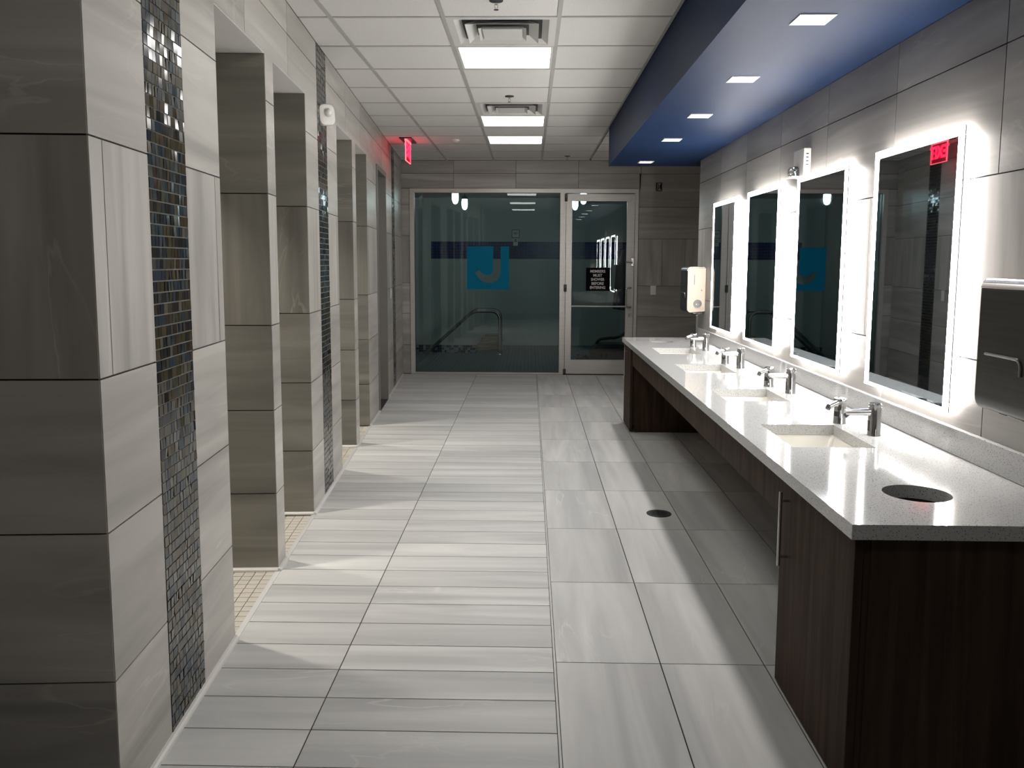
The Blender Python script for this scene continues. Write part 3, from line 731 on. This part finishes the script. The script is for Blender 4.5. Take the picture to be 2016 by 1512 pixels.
def holed(x0, x1, y0, y1, cx, cy, r, n=64):
    ring_o = []
    for k in range(n):
        t_ = 2*PI*(k+0.5)/n; dx, dy = math.cos(t_), math.sin(t_)
        m = min(((x1-cx)/dx if dx > 1e-9 else 9e9), ((x0-cx)/dx if dx < -1e-9 else 9e9), ((y1-cy)/dy if dy > 1e-9 else 9e9), ((y0-cy)/dy if dy < -1e-9 else 9e9))
        ring_o.append((cx+dx*m, cy+dy*m, cx+dx*r, cy+dy*r))
    corners = [(x0, y0), (x1, y0), (x1, y1), (x0, y1)]
    for k in range(n):
        a, b = ring_o[k], ring_o[(k+1) % n]
        P = [(a[2], a[3]), (a[0], a[1])]
        for c in corners:   # a corner between the two rays
            if (a[0]-c[0])*(b[0]-c[0]) <= 1e-9 and (a[1]-c[1])*(b[1]-c[1]) <= 1e-9 and abs(a[0]-b[0]) > 1e-6 and abs(a[1]-b[1]) > 1e-6 and (abs(a[0]-c[0]) < 1e-6 or abs(a[1]-c[1]) < 1e-6): P.append(c)
        P += [(b[0], b[1]), (b[2], b[3])]
        for z in (CZ, CZ-CT): bm.faces.new([bm.verts.new((x, y, z)) for x, y in P])
        bm.faces.new([bm.verts.new(p) for p in ((a[2], a[3], CZ), (b[2], b[3], CZ), (b[2], b[3], CZ-CT), (a[2], a[3], CZ-CT))])
holed(CX, XB, CY0, SINKS[0][0], h0[0], h0[1], HR); holed(CX, XB, SINKS[-1][1], CY1, h1[0], h1[1], HR)
for (a0, a1), (b0, b1) in zip(SINKS, SINKS[1:]): slab(CX, XB, a1, b0)
vwall([(CX, CY0), (CX, CY1), (XB, CY1), (XB, CY0)])
bmesh.ops.remove_doubles(bm, verts=bm.verts[:], dist=1e-5)
obj('worktop', bm, quartz, top)
bm = bm_new(); bbox(bm, XR-0.021, XB, CY0, CY1, CZ+0.0005, 0.90, 0.002, 1)
tag(obj('backsplash', bm, quartz), 'low speckled quartz strip along the wall between countertop and lit mirrors', 'backsplash')

def bar_handle(parent, x, y, z0, z1, face):
    bm = bm_new(); cyl(bm, (x, y, z0), (x, y, z1), 0.006, n=12)
    for z in (z0+0.032, z1-0.032): cyl(bm, (x, y, z), (face, y, z), 0.0045, n=10)
    return obj('bar_handle', bm, steel, parent, smooth=True)
def cabinet(y0, y1, label, hy, z_h):
    t = thing('vanity_cabinet', label, 'cabinet', (0, 0, 0), group='dark wood vanity cabinets')
    zt = CZ-CT-0.002
    bm = bm_new()
    box(bm, 0.918, 1.575, y0+0.012, y0+0.032, 0.06, zt); box(bm, 0.918, 1.575, y1-0.032, y1-0.012, 0.06, zt)
    box(bm, 0.918, 1.575, y0+0.032, y1-0.032, 0.06, 0.08); box(bm, 1.557, 1.575, y0+0.032, y1-0.032, 0.08, zt)
    box(bm, 0.918, 1.0, y0+0.032, y1-0.032, zt-0.02, zt)
    obj('carcass', bm, wood, t)
    hx_, hy_ = HOLES[0] if y0 < 5 else HOLES[1]
    bm = bm_new(); cyl(bm, (hx_, hy_, zt-0.001), (hx_, hy_, zt-0.20), HR+0.004, HR+0.004, 40, False); cyl(bm, (hx_, hy_, zt-0.20), (hx_, hy_, zt-0.205), HR+0.004, n=40)
    obj('waste_chute', bm, black, t)
    bm = bm_new(); box(bm, 0.955, 1.575, y0+0.012, y1-0.02, 0.0, 0.059); obj('toe_kick', bm, black, t)
    bm = bm_new(); bbox(bm, 0.892, 0.916, y0, y1, 0.012, zt-0.002, 0.0015, 1); d = obj('door', bm, wood, t)
    if hy: bar_handle(d, 0.862, hy, z_h[0], z_h[1], 0.893)
    for yy, nm in ((y0, 'end_panel'), (y1, 'end_panel')):
        bm = bm_new(); s = 1 if yy == y0 else -1
        ya, yb = sorted((yy+s*0.001, yy+s*0.0115)); box(bm, 0.937, 1.575, ya, yb, 0.0, zt); obj(nm, bm, wood, t)
    return t
cabinet(2.205, 2.86, 'dark wood vanity cabinet nearest the camera, under the round waste hole', 2.775, (0.463, 0.723))
cabinet(7.24, 7.70, 'dark wood vanity cabinet at the far end of the countertop', 7.42, (0.47, 0.735))
bm = bm_new(); box(bm, 0.908, 0.930, 2.862, 7.238, 0.597, CZ-CT-0.002)
tag(obj('vanity_apron', bm, wood), 'long dark wood panel under the countertop front edge, between the cabinets', 'panel')

bm = bm_new(); box(bm, 1.545, 1.574, 2.87, 7.23, 0.0, CZ-CT-0.002)
tag(obj('vanity_back_panel', bm, wood), 'dark wood panel against the wall in the shadow under the countertop', 'panel')

def sink(y0, y1, label):
    cy, hy = (y0+y1)/2, (y1-y0)/2; cx, hx = (SX0+SX1)/2, (SX1-SX0)/2
    t = thing('sink', label, 'sink', (cx, cy, CZ-CT), group='undermount sinks')
    bm = bm_new()
    def rr(hx, hy, r, z, n=5):
        P = []
        for sx, sy, a0 in ((1, 1, 0), (-1, 1, PI/2), (-1, -1, PI), (1, -1, 1.5*PI)):
            for k in range(n+1):
                a = a0 + PI/2*k/n; P.append(bm.verts.new((sx*(hx-r)+r*math.cos(a), sy*(hy-r)+r*math.sin(a), z)))
        return P
    R = [rr(hx+0.02, hy+0.02, 0.03, -0.0005), rr(hx+0.004, hy+0.004, 0.02, -0.0008), rr(hx-0.006, hy-0.006, 0.03, -0.02), rr(hx-0.03, hy-0.03, 0.045, -0.10), rr(hx-0.06, hy-0.06, 0.06, -0.122), rr(0.022, 0.022, 0.0219, -0.130)]
    for A, B in zip(R, R[1:]):
        n = len(A)
        for k in range(n): bm.faces.new((A[k], A[(k+1) % n], B[(k+1) % n], B[k]))
    obj('basin', bm, ceramic, t, smooth=True)
    bm = bm_new(); lathe(bm, [(0.030, -0.126), (0.027, -0.124), (0.020, -0.127), (0.0, -0.129)]); obj('drain', bm, chrome, t, smooth=True)
for (a, b), lb in zip(SINKS, ('rectangular undermount sink nearest the camera, next to the round waste hole', 'rectangular undermount sink second from the camera',
                              'rectangular undermount sink third from the camera', 'rectangular undermount sink at the far end of the countertop')): sink(a, b, lb)

ft = thing('faucet', 'chrome cylinder faucet at the sink nearest the camera', 'faucet', (1.405, 3.345, CZ), group='chrome faucets')
bm = bm_new(); lathe(bm, [(0, 0.0), (0.0265, 0.0), (0.0265, 0.004), (0.025, 0.006), (0.025, 0.118), (0.0235, 0.119), (0.0235, 0.122), (0.025, 0.123), (0.025, 0.130), (0.022, 0.133), (0, 0.133)]); obj('body', bm, chrome, ft, smooth=True)
bm = bm_new(); cyl(bm, (-0.020, 0, 0.096), (-0.120, 0, 0.094), 0.0145, 0.0125); sp = obj('spout', bm, chrome, ft, smooth=True)
bm = bm_new(); cyl(bm, (-0.106, 0, 0.091), (-0.121, 0, 0.079), 0.010, n=14); obj('aerator', bm, dark_metal, sp, smooth=True)
bm = bm_new(); prism(bm, [(math.cos(PI+a)*r, math.sin(PI+a)*r) for r, aa in ((0.0256, (-0.42, -0.2, 0, 0.2, 0.42)), (0.024, (0.42, 0.2, 0, -0.2, -0.42))) for a in aa], (0.02, 0.062), lambda u, v, w: (u, v, w)); obj('sensor_window', bm, black, ft)
for y, lb in ((4.43, 'chrome cylinder faucet at the second sink from the camera'), (5.49, 'chrome cylinder faucet at the third sink from the camera'), (6.58, 'chrome cylinder faucet at the farthest sink')): dup(ft, (1.405, y, CZ), lb)
sd = thing('soap_dispenser', 'chrome soap dispenser with black window beside the nearest faucet', 'soap dispenser', (1.36, 3.60, CZ), 0.62, 'chrome soap dispensers')
bm = bm_new(); lathe(bm, [(0, 0.0), (0.0265, 0.0), (0.0265, 0.003), (0.025, 0.005), (0.025, 0.097), (0.027, 0.099), (0.027, 0.107), (0.024, 0.111), (0, 0.111)]); obj('body', bm, chrome, sd, smooth=True)
bm = bm_new(); cyl(bm, (-0.018, 0, 0.094), (-0.083, 0, 0.082), 0.0125, 0.0115); sp = obj('spout', bm, chrome, sd, smooth=True)
bm = bm_new(); cyl(bm, (-0.079, 0, 0.085), (-0.089, 0, 0.072), 0.0105, n=14); obj('nozzle', bm, black, sp, smooth=True)
bm = bm_new(); AA = [-0.55 + 1.1*k/8 for k in range(9)]
prism(bm, [(math.cos(PI+a)*0.0258, math.sin(PI+a)*0.0258) for a in AA] + [(math.cos(PI+a)*0.024, math.sin(PI+a)*0.024) for a in AA[::-1]], (0.033, 0.055), lambda u, v, w: (u, v, w)); obj('sensor_window', bm, black, sd)
for y, lb in ((4.68, 'chrome soap dispenser with black window beside the second faucet'), (5.73, 'chrome soap dispenser with black window beside the third faucet'), (6.86, 'chrome soap dispenser with black window beside the farthest faucet')): dup(sd, (1.36, y, CZ), lb)

# lit mirrors
MX, MZ0, MZ1, MW = 1.532, 0.955, 1.985, 0.76
def lit_mirror(yc, label):
    t = thing('lit_mirror', label, 'mirror', (XR, yc, (MZ0+MZ1)/2), group='backlit mirrors')
    h, w = (MZ1-MZ0)/2, MW/2; gx = MX-XR; bw, bb = 0.042, 0.014
    bm = bm_new(); box(bm, gx+0.0006, gx+0.005, -w, w, -h, h); obj('mirror_glass', bm, mirror_m, t)
    bm = bm_new()
    for r in ((-w, -w+bw, -h, h), (w-bw, w, -h, h), (-w+bw, w-bw, h-0.032, h), (-w+bw, w-bw, -h, -h+bb)): box(bm, gx, gx+0.0005, *r)
    obj('frosted_border', bm, frost_lit, t)
    i = 0.030
    bm = bm_new(); box(bm, gx+0.006, -0.002, -w+i, w-i, -h+i, h-i); obj('housing', bm, white_plastic, t)
    bm = bm_new(); e = 0.004
    for r in ((-w+i-e, -w+i, -h+i, h-i), (w-i, w-i+e, -h+i, h-i), (-w+i, w-i, h-i, h-i+e), (-w+i, w-i, -h+i-e, -h+i)): box(bm, -0.017, -0.005, *r)
    obj('led_strip', bm, strip_lit, t)
    return t
m4 = lit_mirror(3.40, 'backlit wall mirror nearest the camera, reflecting the red sign')
dup(m4, (XR, 4.475, (MZ0+MZ1)/2), 'backlit wall mirror second from the camera, under the emergency light')
dup(m4, (XR, 5.563, (MZ0+MZ1)/2), 'backlit wall mirror third from the camera')
dup(m4, (XR, 6.652, (MZ0+MZ1)/2), 'backlit wall mirror farthest from the camera, next to the towel dispenser')

# towel dispensers
def towel_dispenser(y0, label):
    dX, w, z0, z1 = 0.165, 0.33, 1.045, 1.455
    t = thing('towel_dispenser', label, 'towel dispenser', (XR, y0, z0), group='paper towel dispensers'); hh = z1-z0
    # side profile in (x out of the wall, z)
    prof = [(0, 0.012), (0.0, hh)] + bez((dX*0.80, hh), (dX, hh), (dX, hh-0.045), 6) + bez((dX, 0.045), (dX, 0.0), (dX*0.78, 0.0), 5)
    inn = [(x*0.97+0.002, 0.006+z*(hh-0.012)/hh) for x, z in prof]
    for yy in (0.0, w):
        s = 1 if yy == 0 else -1
        bm = bm_new(); prism(bm, inn, (min(yy, yy+s*0.006), max(yy, yy+s*0.006)), lambda u, v, ww: (-u, ww, v)); side = obj('side_panel', bm, gold, t)
        if yy == 0:
            bm = bm_new(); cyl(bm, (-0.070, -0.001, 0.085), (-0.070, -0.010, 0.085), 0.036, n=28); kn = obj('knob', bm, black, side, smooth=True)
            for dx in (-0.012, 0.012):
                bm = bm_new(); cyl(bm, (-0.070+dx, -0.0102, 0.078), (-0.070+dx, -0.0125, 0.078), 0.004, n=10); obj('screw', bm, chrome, kn) if False else obj('screw', bm, chrome, side)
            bm = bm_new(); box(bm, -0.106, -0.098, -0.0015, 0.001, 0.255, 0.345); obj('level_window', bm, black, side)
            bm = bm_new(); cyl(bm, (-0.036, -0.002, 0.205), (-0.036, 0.001, 0.205), 0.006, n=12); obj('keyhole', bm, red_brown, side)
    bm = bm_new(); L_ = prof[2:]
    n = len(prof)
    A = [bm.verts.new((-u, 0.0062, v)) for u, v in prof]; B = [bm.verts.new((-u, w-0.0062, v)) for u, v in prof]
    for k in range(n): bm.faces.new((A[k], B[k], B[(k+1) % n], A[(k+1) % n]))
    cov = obj('cover', bm, disp_front, t, smooth=True)
    bm = bm_new(); top_p = [(x+0.0012, z+0.0012) for x, z in prof[1:8]]; inn2 = [(x-0.001, z-0.001) for x, z in prof[1:8]][::-1]
    prism(bm, top_p + inn2, (0.004, w-0.004), lambda u, v, ww: (-u, ww, v)); obj('top_band', bm, disp_edge, cov, smooth=True)
    bm = bm_new(); tube(bm, [(-dX-0.0015, 0.275, 0.178), (-dX-0.0015, 0.20, 0.178)] + bez((-dX-0.0015, 0.115, 0.178), (-dX-0.0015, 0.092, 0.178), (-dX-0.0015, 0.088, 0.152), 6) + [(-dX-0.0015, 0.088, 0.130)], 0.005, 8); obj('grip_ridge', bm, rail_steel, cov, smooth=True)
    bm = bm_new(); box(bm, -0.10, -0.02, 0.03, w-0.03, -0.006, 0.005); obj('outlet', bm, black, t)
    for k in range(2):
        bm = bm_new(); box(bm, -0.135, -0.11, 0.08+0.12*k, 0.115+0.12*k, -0.003, 0.002); obj('outlet_slot', bm, black, t)
    bm = bm_new()
    prism(bm, [(-0.045, 0.0), (-0.042, 0.0), (-0.070, -0.022), (-0.073, -0.022)], (0.02, 0.31), lambda u, v, ww: (u, ww, v)); obj('paper_sheet', bm, paper, t)
    return t
towel_dispenser(2.30, 'dark steel paper towel dispenser at the right edge, beside the nearest mirror')
towel_dispenser(7.46, 'small pale-sided paper towel dispenser at the far end of the counter')

# emergency light on the right wall
t = thing('emergency_light', 'white emergency light box above the mirrors with a clear lamp head', 'light', (XR, 4.86, 1.985), group=None)
bm = bm_new(); bbox(bm, -0.044, -0.001, -0.09, 0.09, 0.0, 0.155, 0.006); obj('body', bm, white_plastic, t, smooth=True)
bm = bm_new(); bbox(bm, -0.082, -0.0445, -0.02, 0.075, 0.006, 0.062, 0.012); obj('lamp_head', bm, clear_lens, t, smooth=True)
bm = bm_new()
for k, (yy, zz) in enumerate(((0.0, 0.02), (0.05, 0.02), (0.025, 0.042))): lathe(bm, [(0, 0.0), (0.010, 0.004), (0.013, 0.012)], 10, (-0.064, yy, zz))
obj('reflector', bm, chrome, t, smooth=True)
bm = bm_new(); box(bm, -0.086, -0.0445, -0.024, 0.078, 0.0, 0.005); obj('lamp_tray', bm, white_plastic, t)
for k in range(4):
    bm = bm_new(); box(bm, -0.030, -0.016, -0.0906, -0.0895, 0.06+0.02*k, 0.066+0.02*k); obj('side_slot', bm, dark_metal, t)

# occupancy sensor on the left wall
p = W(5.27, 0.028, 2.402)
t = thing('wall_sensor', 'round-cornered white sensor with a small dome, high on the middle mosaic strip', 'sensor', p, 0)
t.rotation_euler = (0.12, 0, TH - 0.75)
bm = bm_new()
def rsq(h, r, n=6):
    P = []
    for sx, sy, a0 in ((1, 1, 0), (-1, 1, PI/2), (-1, -1, PI), (1, -1, 1.5*PI)):
        for k in range(n+1): a = a0 + PI/2*k/n; P.append((sx*(h-r)*1.0 + r*math.cos(a), sy*(h*1.06-r) + r*math.sin(a)))
    return P
prev = None
for x, h in ((-0.012, 0.060), (0.008, 0.063), (0.020, 0.058), (0.025, 0.048), (0.027, 0.030)):
    ring = [bm.verts.new((x, u, v)) for u, v in rsq(h, h*0.62)]
    if prev:
        for k in range(len(ring)): bm.faces.new((prev[k], prev[(k+1) % len(ring)], ring[(k+1) % len(ring)], ring[k]))
    else: bm.faces.new(ring)
    prev = ring
bm.faces.new(prev); obj('body', bm, white_plastic, t, smooth=True)
bm = bm_new(); b2 = bmesh.new(); lathe(b2, [(0.024, 0.0), (0.024, 0.006), (0.018, 0.016), (0.008, 0.021), (0, 0.022)]); join(bm, b2, Matrix.Translation((0.026, 0.0, 0.012)) @ Matrix.Rotation(PI/2, 4, 'Y')); obj('lens_dome', bm, white_plastic, t, smooth=True)
bm = bm_new(); b2 = bmesh.new(); lathe(b2, [(0.027, 0.0), (0.030, 0.002), (0.027, 0.004), (0.024, 0.002), (0.027, 0.0)]); join(bm, b2, Matrix.Translation((0.026, 0.0, 0.012)) @ Matrix.Rotation(PI/2, 4, 'Y')); obj('lens_ring', bm, grid_white, t, smooth=True)
bm = bm_new(); b2 = bmesh.new(); cyl(b2, (-0.045, 0, 0), (-0.010, 0, 0), 0.022, n=14); join(bm, b2); obj('bracket', bm, white_plastic, t)

# switches, open junction box, drain
def switch(name, label, loc, rz):
    t = thing(name, label, 'light switch', loc, rz)
    bm = bm_new(); bbox(bm, -0.036, 0.036, -0.006, -0.0005, -0.060, 0.060, 0.003); obj('plate', bm, white_plastic, t)
    bm = bm_new(); bbox(bm, -0.017, 0.017, -0.010, -0.006, -0.034, 0.034, 0.002, 1); obj('rocker', bm, white_plastic, t)
switch('light_switch', 'white light switch plate on the back wall beside the glass door', (1.634, YB, 1.13), 0)
switch('light_switch', 'white light switch plate on the left wall past the dark door', W(9.436, 0, 1.137), TH + PI/2)
t = thing('junction_box', 'open black wiring box high on the back wall above the switch', 'junction box', (1.68, YB, 2.472))
bm = bm_new()
for r in ((-0.040, -0.034, -0.056, 0.056), (0.034, 0.040, -0.056, 0.056), (-0.034, 0.034, -0.056, -0.050), (-0.034, 0.034, 0.050, 0.056)): box(bm, r[0], r[1], -0.004, 0.0, r[2], r[3])
box(bm, -0.034, 0.034, -0.0015, 0.0, -0.05, 0.05); obj('box', bm, black, t)
bm = bm_new()
for k in range(4): tube(bm, bez((-0.03+0.02*k, -0.003, -0.048), (random.uniform(-.03, .03), -0.02, random.uniform(-.02, .02)), (-0.02+0.014*k, -0.003, 0.048), 8), 0.002, 6)
obj('wires', bm, white_plastic, t, smooth=True)
bm = bm_new(); tube(bm, bez((-0.02, -0.004, 0.03), (0.03, -0.03, 0.0), (-0.015, -0.004, -0.035), 8), 0.0035, 6); obj('cable', bm, black, t, smooth=True)
t = thing('floor_drain', 'round metal floor drain in the shaded floor beside the vanity', 'drain', (0.785, 4.85, 0.0))
bm = bm_new(); lathe(bm, [(0.058, 0.0005), (0.074, 0.0005), (0.074, 0.003), (0.058, 0.003), (0.058, 0.0005)], 36); obj('rim', bm, dark_metal, t, smooth=True)
bm = bm_new(); lathe(bm, [(0, 0.0004), (0.057, 0.0004), (0.057, 0.001), (0, 0.001)], 36); obj('sump', bm, black, t)
bm = bm_new()
for r in (0.012, 0.027, 0.042, 0.054): lathe(bm, [(r-0.004, 0.001), (r+0.004, 0.001), (r+0.004, 0.0032), (r-0.004, 0.0032), (r-0.004, 0.001)], 30)
for k in range(6):
    b2 = bmesh.new(); box(b2, 0.006, 0.058, -0.0025, 0.0025, 0.001, 0.003); join(bm, b2, Matrix.Rotation(k*PI/3, 4, 'Z'))
obj('grate', bm, dark_metal, t)

# ------------------------------------------------------------------ whirlpool room behind the glass
SY, SX_L, SX_R, SZ = 14.9, -2.15, 2.6, 2.62
BAND_X = -1.76
sp_w = struct(put('wall_pool_room', None))
bm = bm_new()
box(bm, SX_L-0.1, SX_R+0.1, SY, SY+0.1, -0.5, SZ); box(bm, SX_L-0.1, SX_L, YB+0.12, SY, -0.5, SZ); box(bm, SX_R, SX_R+0.1, YB+0.12, SY, -0.5, SZ)
obj('wall_core', bm, spa_wall_m, sp_w)
bm = bm_new(); box(bm, SX_L-0.1, SX_R+0.1, YB+0.12, SY+0.1, SZ, SZ+0.05); struct(obj('ceiling_pool_room', bm, noisy('dim_ceiling', (0.30, 0.32, 0.32), (0.34, 0.36, 0.36), (2, 2, 2), 0.8)))
bm = bm_new(); p = 0.0508
for i in range(int((SX_R - BAND_X)/p)):
    for j in range(6):
        x0, z0 = BAND_X + i*p, 1.545 + j*p; box(bm, x0+0.0015, x0+p-0.0015, SY-0.006, SY, z0+0.0015, z0+p-0.0015)
stuff(obj('band_tiles', bm, band_tiles, sp_w))
bm = bm_new(); box(bm, BAND_X, SX_R, SY-0.004, SY-0.0005, 1.545, 1.545+6*p); obj('band_grout', bm, simple('navy_grout', (0.11, 0.13, 0.22), 0.8), sp_w)
bm = bm_new(); box(bm, SX_L, SX_R, YB+0.12, SY, 0.0, 0.001); 
bm.free()
PX1, PY0, PY1 = -0.89, 13.53, 14.78
flp = struct(put('floor_pool_room', None))
bm = bm_new()
box(bm, SX_L, SX_R, YB+0.12, PY0, -0.1, -0.004); box(bm, PX1, SX_R, PY0, SY, -0.1, -0.004); box(bm, SX_L, PX1, PY1, SY, -0.1, -0.004)
obj('floor_base', bm, simple('slate_grout', (0.06, 0.07, 0.075), 0.8), flp)
bm = bm_new(); p = 0.0535; nx = int((SX_R-SX_L)/p); ny = int((SY-YB-0.13)/p)
for i in range(nx):
    for j in range(ny):
        x0, y0 = SX_L+i*p, YB+0.125+j*p
        if x0+p < PX1+p and PY0-p < y0 < PY1: continue
        box(bm, x0+0.002, x0+p-0.002, y0+0.002, y0+p-0.002, -0.004, 0.0)
stuff(obj('deck_tiles', bm, deck_tiles, flp))
bm = bm_new(); p = 0.042
for i in range(int((PX1-SX_L)/p)):
    for j in range(5):
        x0, z0 = SX_L+i*p, -0.21+j*p; box(bm, x0+0.0015, x0+p-0.0015, PY1-0.006, PY1, z0+0.0015, z0+p-0.0015)
stuff(obj('waterline_tiles', bm, pool_tiles, flp))
bm = bm_new(); box(bm, SX_L, PX1, PY1-0.001, PY1+0.06, -0.5, -0.004); box(bm, PX1, PX1+0.06, PY0, PY1, -0.5, -0.1); box(bm, SX_L, PX1, PY0-0.06, PY0, -0.5, -0.1); obj('pool_shell', bm, spa_wall_m, flp)
bm = bm_new(); box(bm, SX_L, PX1, PY0, PY1-0.007, -0.30, -0.17); obj('water', bm, water_m, flp)

for y, lb in ((13.36, 'bent steel pool handrail nearer the glass'), (13.78, 'bent steel pool handrail farther from the glass')):
    t = thing('pool_handrail', lb, 'handrail', (-0.475, y, 0), group='pool handrails')
    pts = [(-1.24, 0, -0.03)] + bez((-0.52, 0, 0.62), (-0.44, 0, 0.70), (-0.35, 0, 0.70), 6) + bez((-0.14, 0, 0.70), (0, 0, 0.70), (0, 0, 0.54), 8) + [(0, 0, 0.004)]
    bm = bm_new(); tube(bm, pts, 0.026, 14); obj('rail', bm, rail_steel, t, smooth=True)
    bm = bm_new(); lathe(bm, [(0.0, 0.0005), (0.048, 0.0005), (0.046, 0.012), (0.024, 0.03), (0, 0.03)], 18); obj('foot_flange', bm, steel, t, smooth=True)
zz = 0.001
for k, (dx, dy, r, w, lb) in enumerate(((0.0, 0.0, 0.0, 0.44, 'tan folded towel at the bottom of the stack by the handrail'), (0.01, 0.01, 0.05, 0.42, 'tan folded towel second from the bottom of the stack'),
        (0.03, 0.0, -0.06, 0.38, 'tan folded towel in the middle of the stack'), (0.06, 0.02, 0.10, 0.36, 'tan folded towel second from the top of the stack'), (0.08, 0.0, -0.12, 0.28, 'tan folded towel on top of the stack by the handrail'))):
    bm = bm_new(); bbox(bm, -w/2, w/2, -0.14, 0.14, 0, 0.028, 0.012, 3); bbox(bm, -w/2+0.008, w/2-0.006, -0.135, 0.14, 0.026, 0.052, 0.012, 3)
    o = obj('folded_towel', bm, towel_m, None, (-0.69+dx, 14.1+dy, zz), r, True); tag(o, lb, 'towel', 'stack of folded towels'); zz += 0.0525
def jar(x, y, lb):
    t = thing('jar_lamp', lb, 'lamp', (x, y, SZ), group='jar lamps on the pool room ceiling')
    bm = bm_new(); cyl(bm, (0, 0, -0.14), (0, 0, 0.0), 0.012, n=10); lathe(bm, [(0, -0.12), (0.045, -0.125), (0.047, -0.165), (0, -0.165)], 18); obj('cap', bm, dark_metal, t, smooth=True)
    bm = bm_new(); lathe(bm, [(0, -0.166), (0.040, -0.166), (0.045, -0.20), (0.044, -0.27), (0.030, -0.31), (0.012, -0.325), (0, -0.326)], 20); obj('glass_jar', bm, jar_lit, t, smooth=True)
jar(-1.04, 11.70, 'lit jar lamp cut by the window top, left one of the left pair')
jar(-1.01, 13.00, 'lit jar lamp with its dark cap showing, right one of the left pair')
jar(0.70, 13.00, 'lit jar lamp seen through the glass door, left one of the right pair')
jar(0.745, 11.70, 'lit jar lamp half hidden by the top rail of the glass door')
t = thing('wall_notice', 'framed paper notice above the navy band, behind the window', 'notice', (-0.25, SY, 1.99), group=None)
bm = bm_new(); box(bm, -0.068, 0.068, -0.012, -0.0005, -0.072, 0.072); obj('frame', bm, black, t)
bm = bm_new(); box(bm, -0.060, 0.060, -0.014, -0.012, -0.064, 0.064); obj('sheet', bm, paper, t)
bm = bm_new()
for z, w in ((0.012, 0.045), (-0.004, 0.02)): box(bm, -w, w, -0.0147, -0.014, z-0.004, z+0.004)
obj('print', bm, black, t)
t = thing('wall_notice', 'small unframed paper notice with two dark marks, under the framed one', 'notice', (-0.25, SY, 1.845))
bm = bm_new(); box(bm, -0.042, 0.042, -0.010, -0.0065, -0.066, 0.066); obj('sheet', bm, paper, t)
bm = bm_new(); box(bm, -0.022, 0.022, -0.0107, -0.010, 0.03, 0.045); box(bm, -0.022, 0.022, -0.0107, -0.010, 0.0, 0.015); obj('print', bm, black, t)
t = thing('equipment_case', 'red-brown equipment case with a grey lid behind the glass door', 'case', (1.17, 12.35, 0.001))
bm = bm_new(); bbox(bm, -0.26, 0.30, -0.18, 0.18, 0.0, 0.19, 0.015); obj('body', bm, red_brown, t)
bm = bm_new(); prism(bm, [(-0.27, 0.191), (0.31, 0.191), (0.22, 0.29), (-0.14, 0.29)], (-0.19, 0.19), lambda u, v, w: (u, w, v)); obj('lid', bm, dark_metal, t)
bm = bm_new(); tube(bm, bez((-0.17, -0.05, 0.285), (-0.13, -0.05, 0.37), (-0.05, -0.05, 0.365), 6) + [(0.06, -0.05, 0.375)] + bez((0.10, -0.05, 0.375), (0.20, -0.05, 0.40), (0.26, -0.05, 0.455), 6), 0.022, 10); obj('handle', bm, black, t, smooth=True)
for x in (-0.12, -0.05):
    bm = bm_new(); box(bm, x, x+0.035, -0.187, -0.180, 0.10, 0.16); obj('latch', bm, black, t)
t = thing('coiled_hose', 'black coiled hose lying left of the red-brown case', 'hose', (0.78, 12.0, 0.001))
bm = bm_new(); tube(bm, [(math.cos(a)*(0.13-0.004*a), math.sin(a)*(0.13-0.004*a), 0.02+0.008*a) for a in [k*0.35 for k in range(48)]], 0.018, 8); obj('hose', bm, black, t, smooth=True)
bm = bm_new(); cyl(bm, (0.13, -0.02, 0.02), (0.13, -0.09, 0.02), 0.021, n=12); obj('nozzle', bm, dark_metal, t, smooth=True)
t = thing('hanging_robe', 'dark navy robe hanging at the right side behind the glass door', 'robe', (1.50, 12.9, 1.55))
bm = bm_new(); prof = [(0.02, 0.16), (0.10, 0.10), (0.15, -0.1), (0.17, -0.5), (0.19, -0.78), (0.0, -0.80)]
n = 22; rings = []
for r, z in prof:
    rings.append([bm.verts.new((math.cos(2*PI*k/n)*r*(1+0.13*math.sin(5*2*PI*k/n)), math.sin(2*PI*k/n)*r*0.5*(1+0.13*math.sin(5*2*PI*k/n)), z)) for k in range(n)])
for A, B in zip(rings, rings[1:]):
    for k in range(n): bm.faces.new((A[k], A[(k+1) % n], B[(k+1) % n], B[k]))
obj('cloth', bm, navy_cloth, t, smooth=True)
bm = bm_new(); tube(bm, [(0, 0, 0.155), (0, 0, 1.069)], 0.004, 6); obj('hook', bm, steel, t)
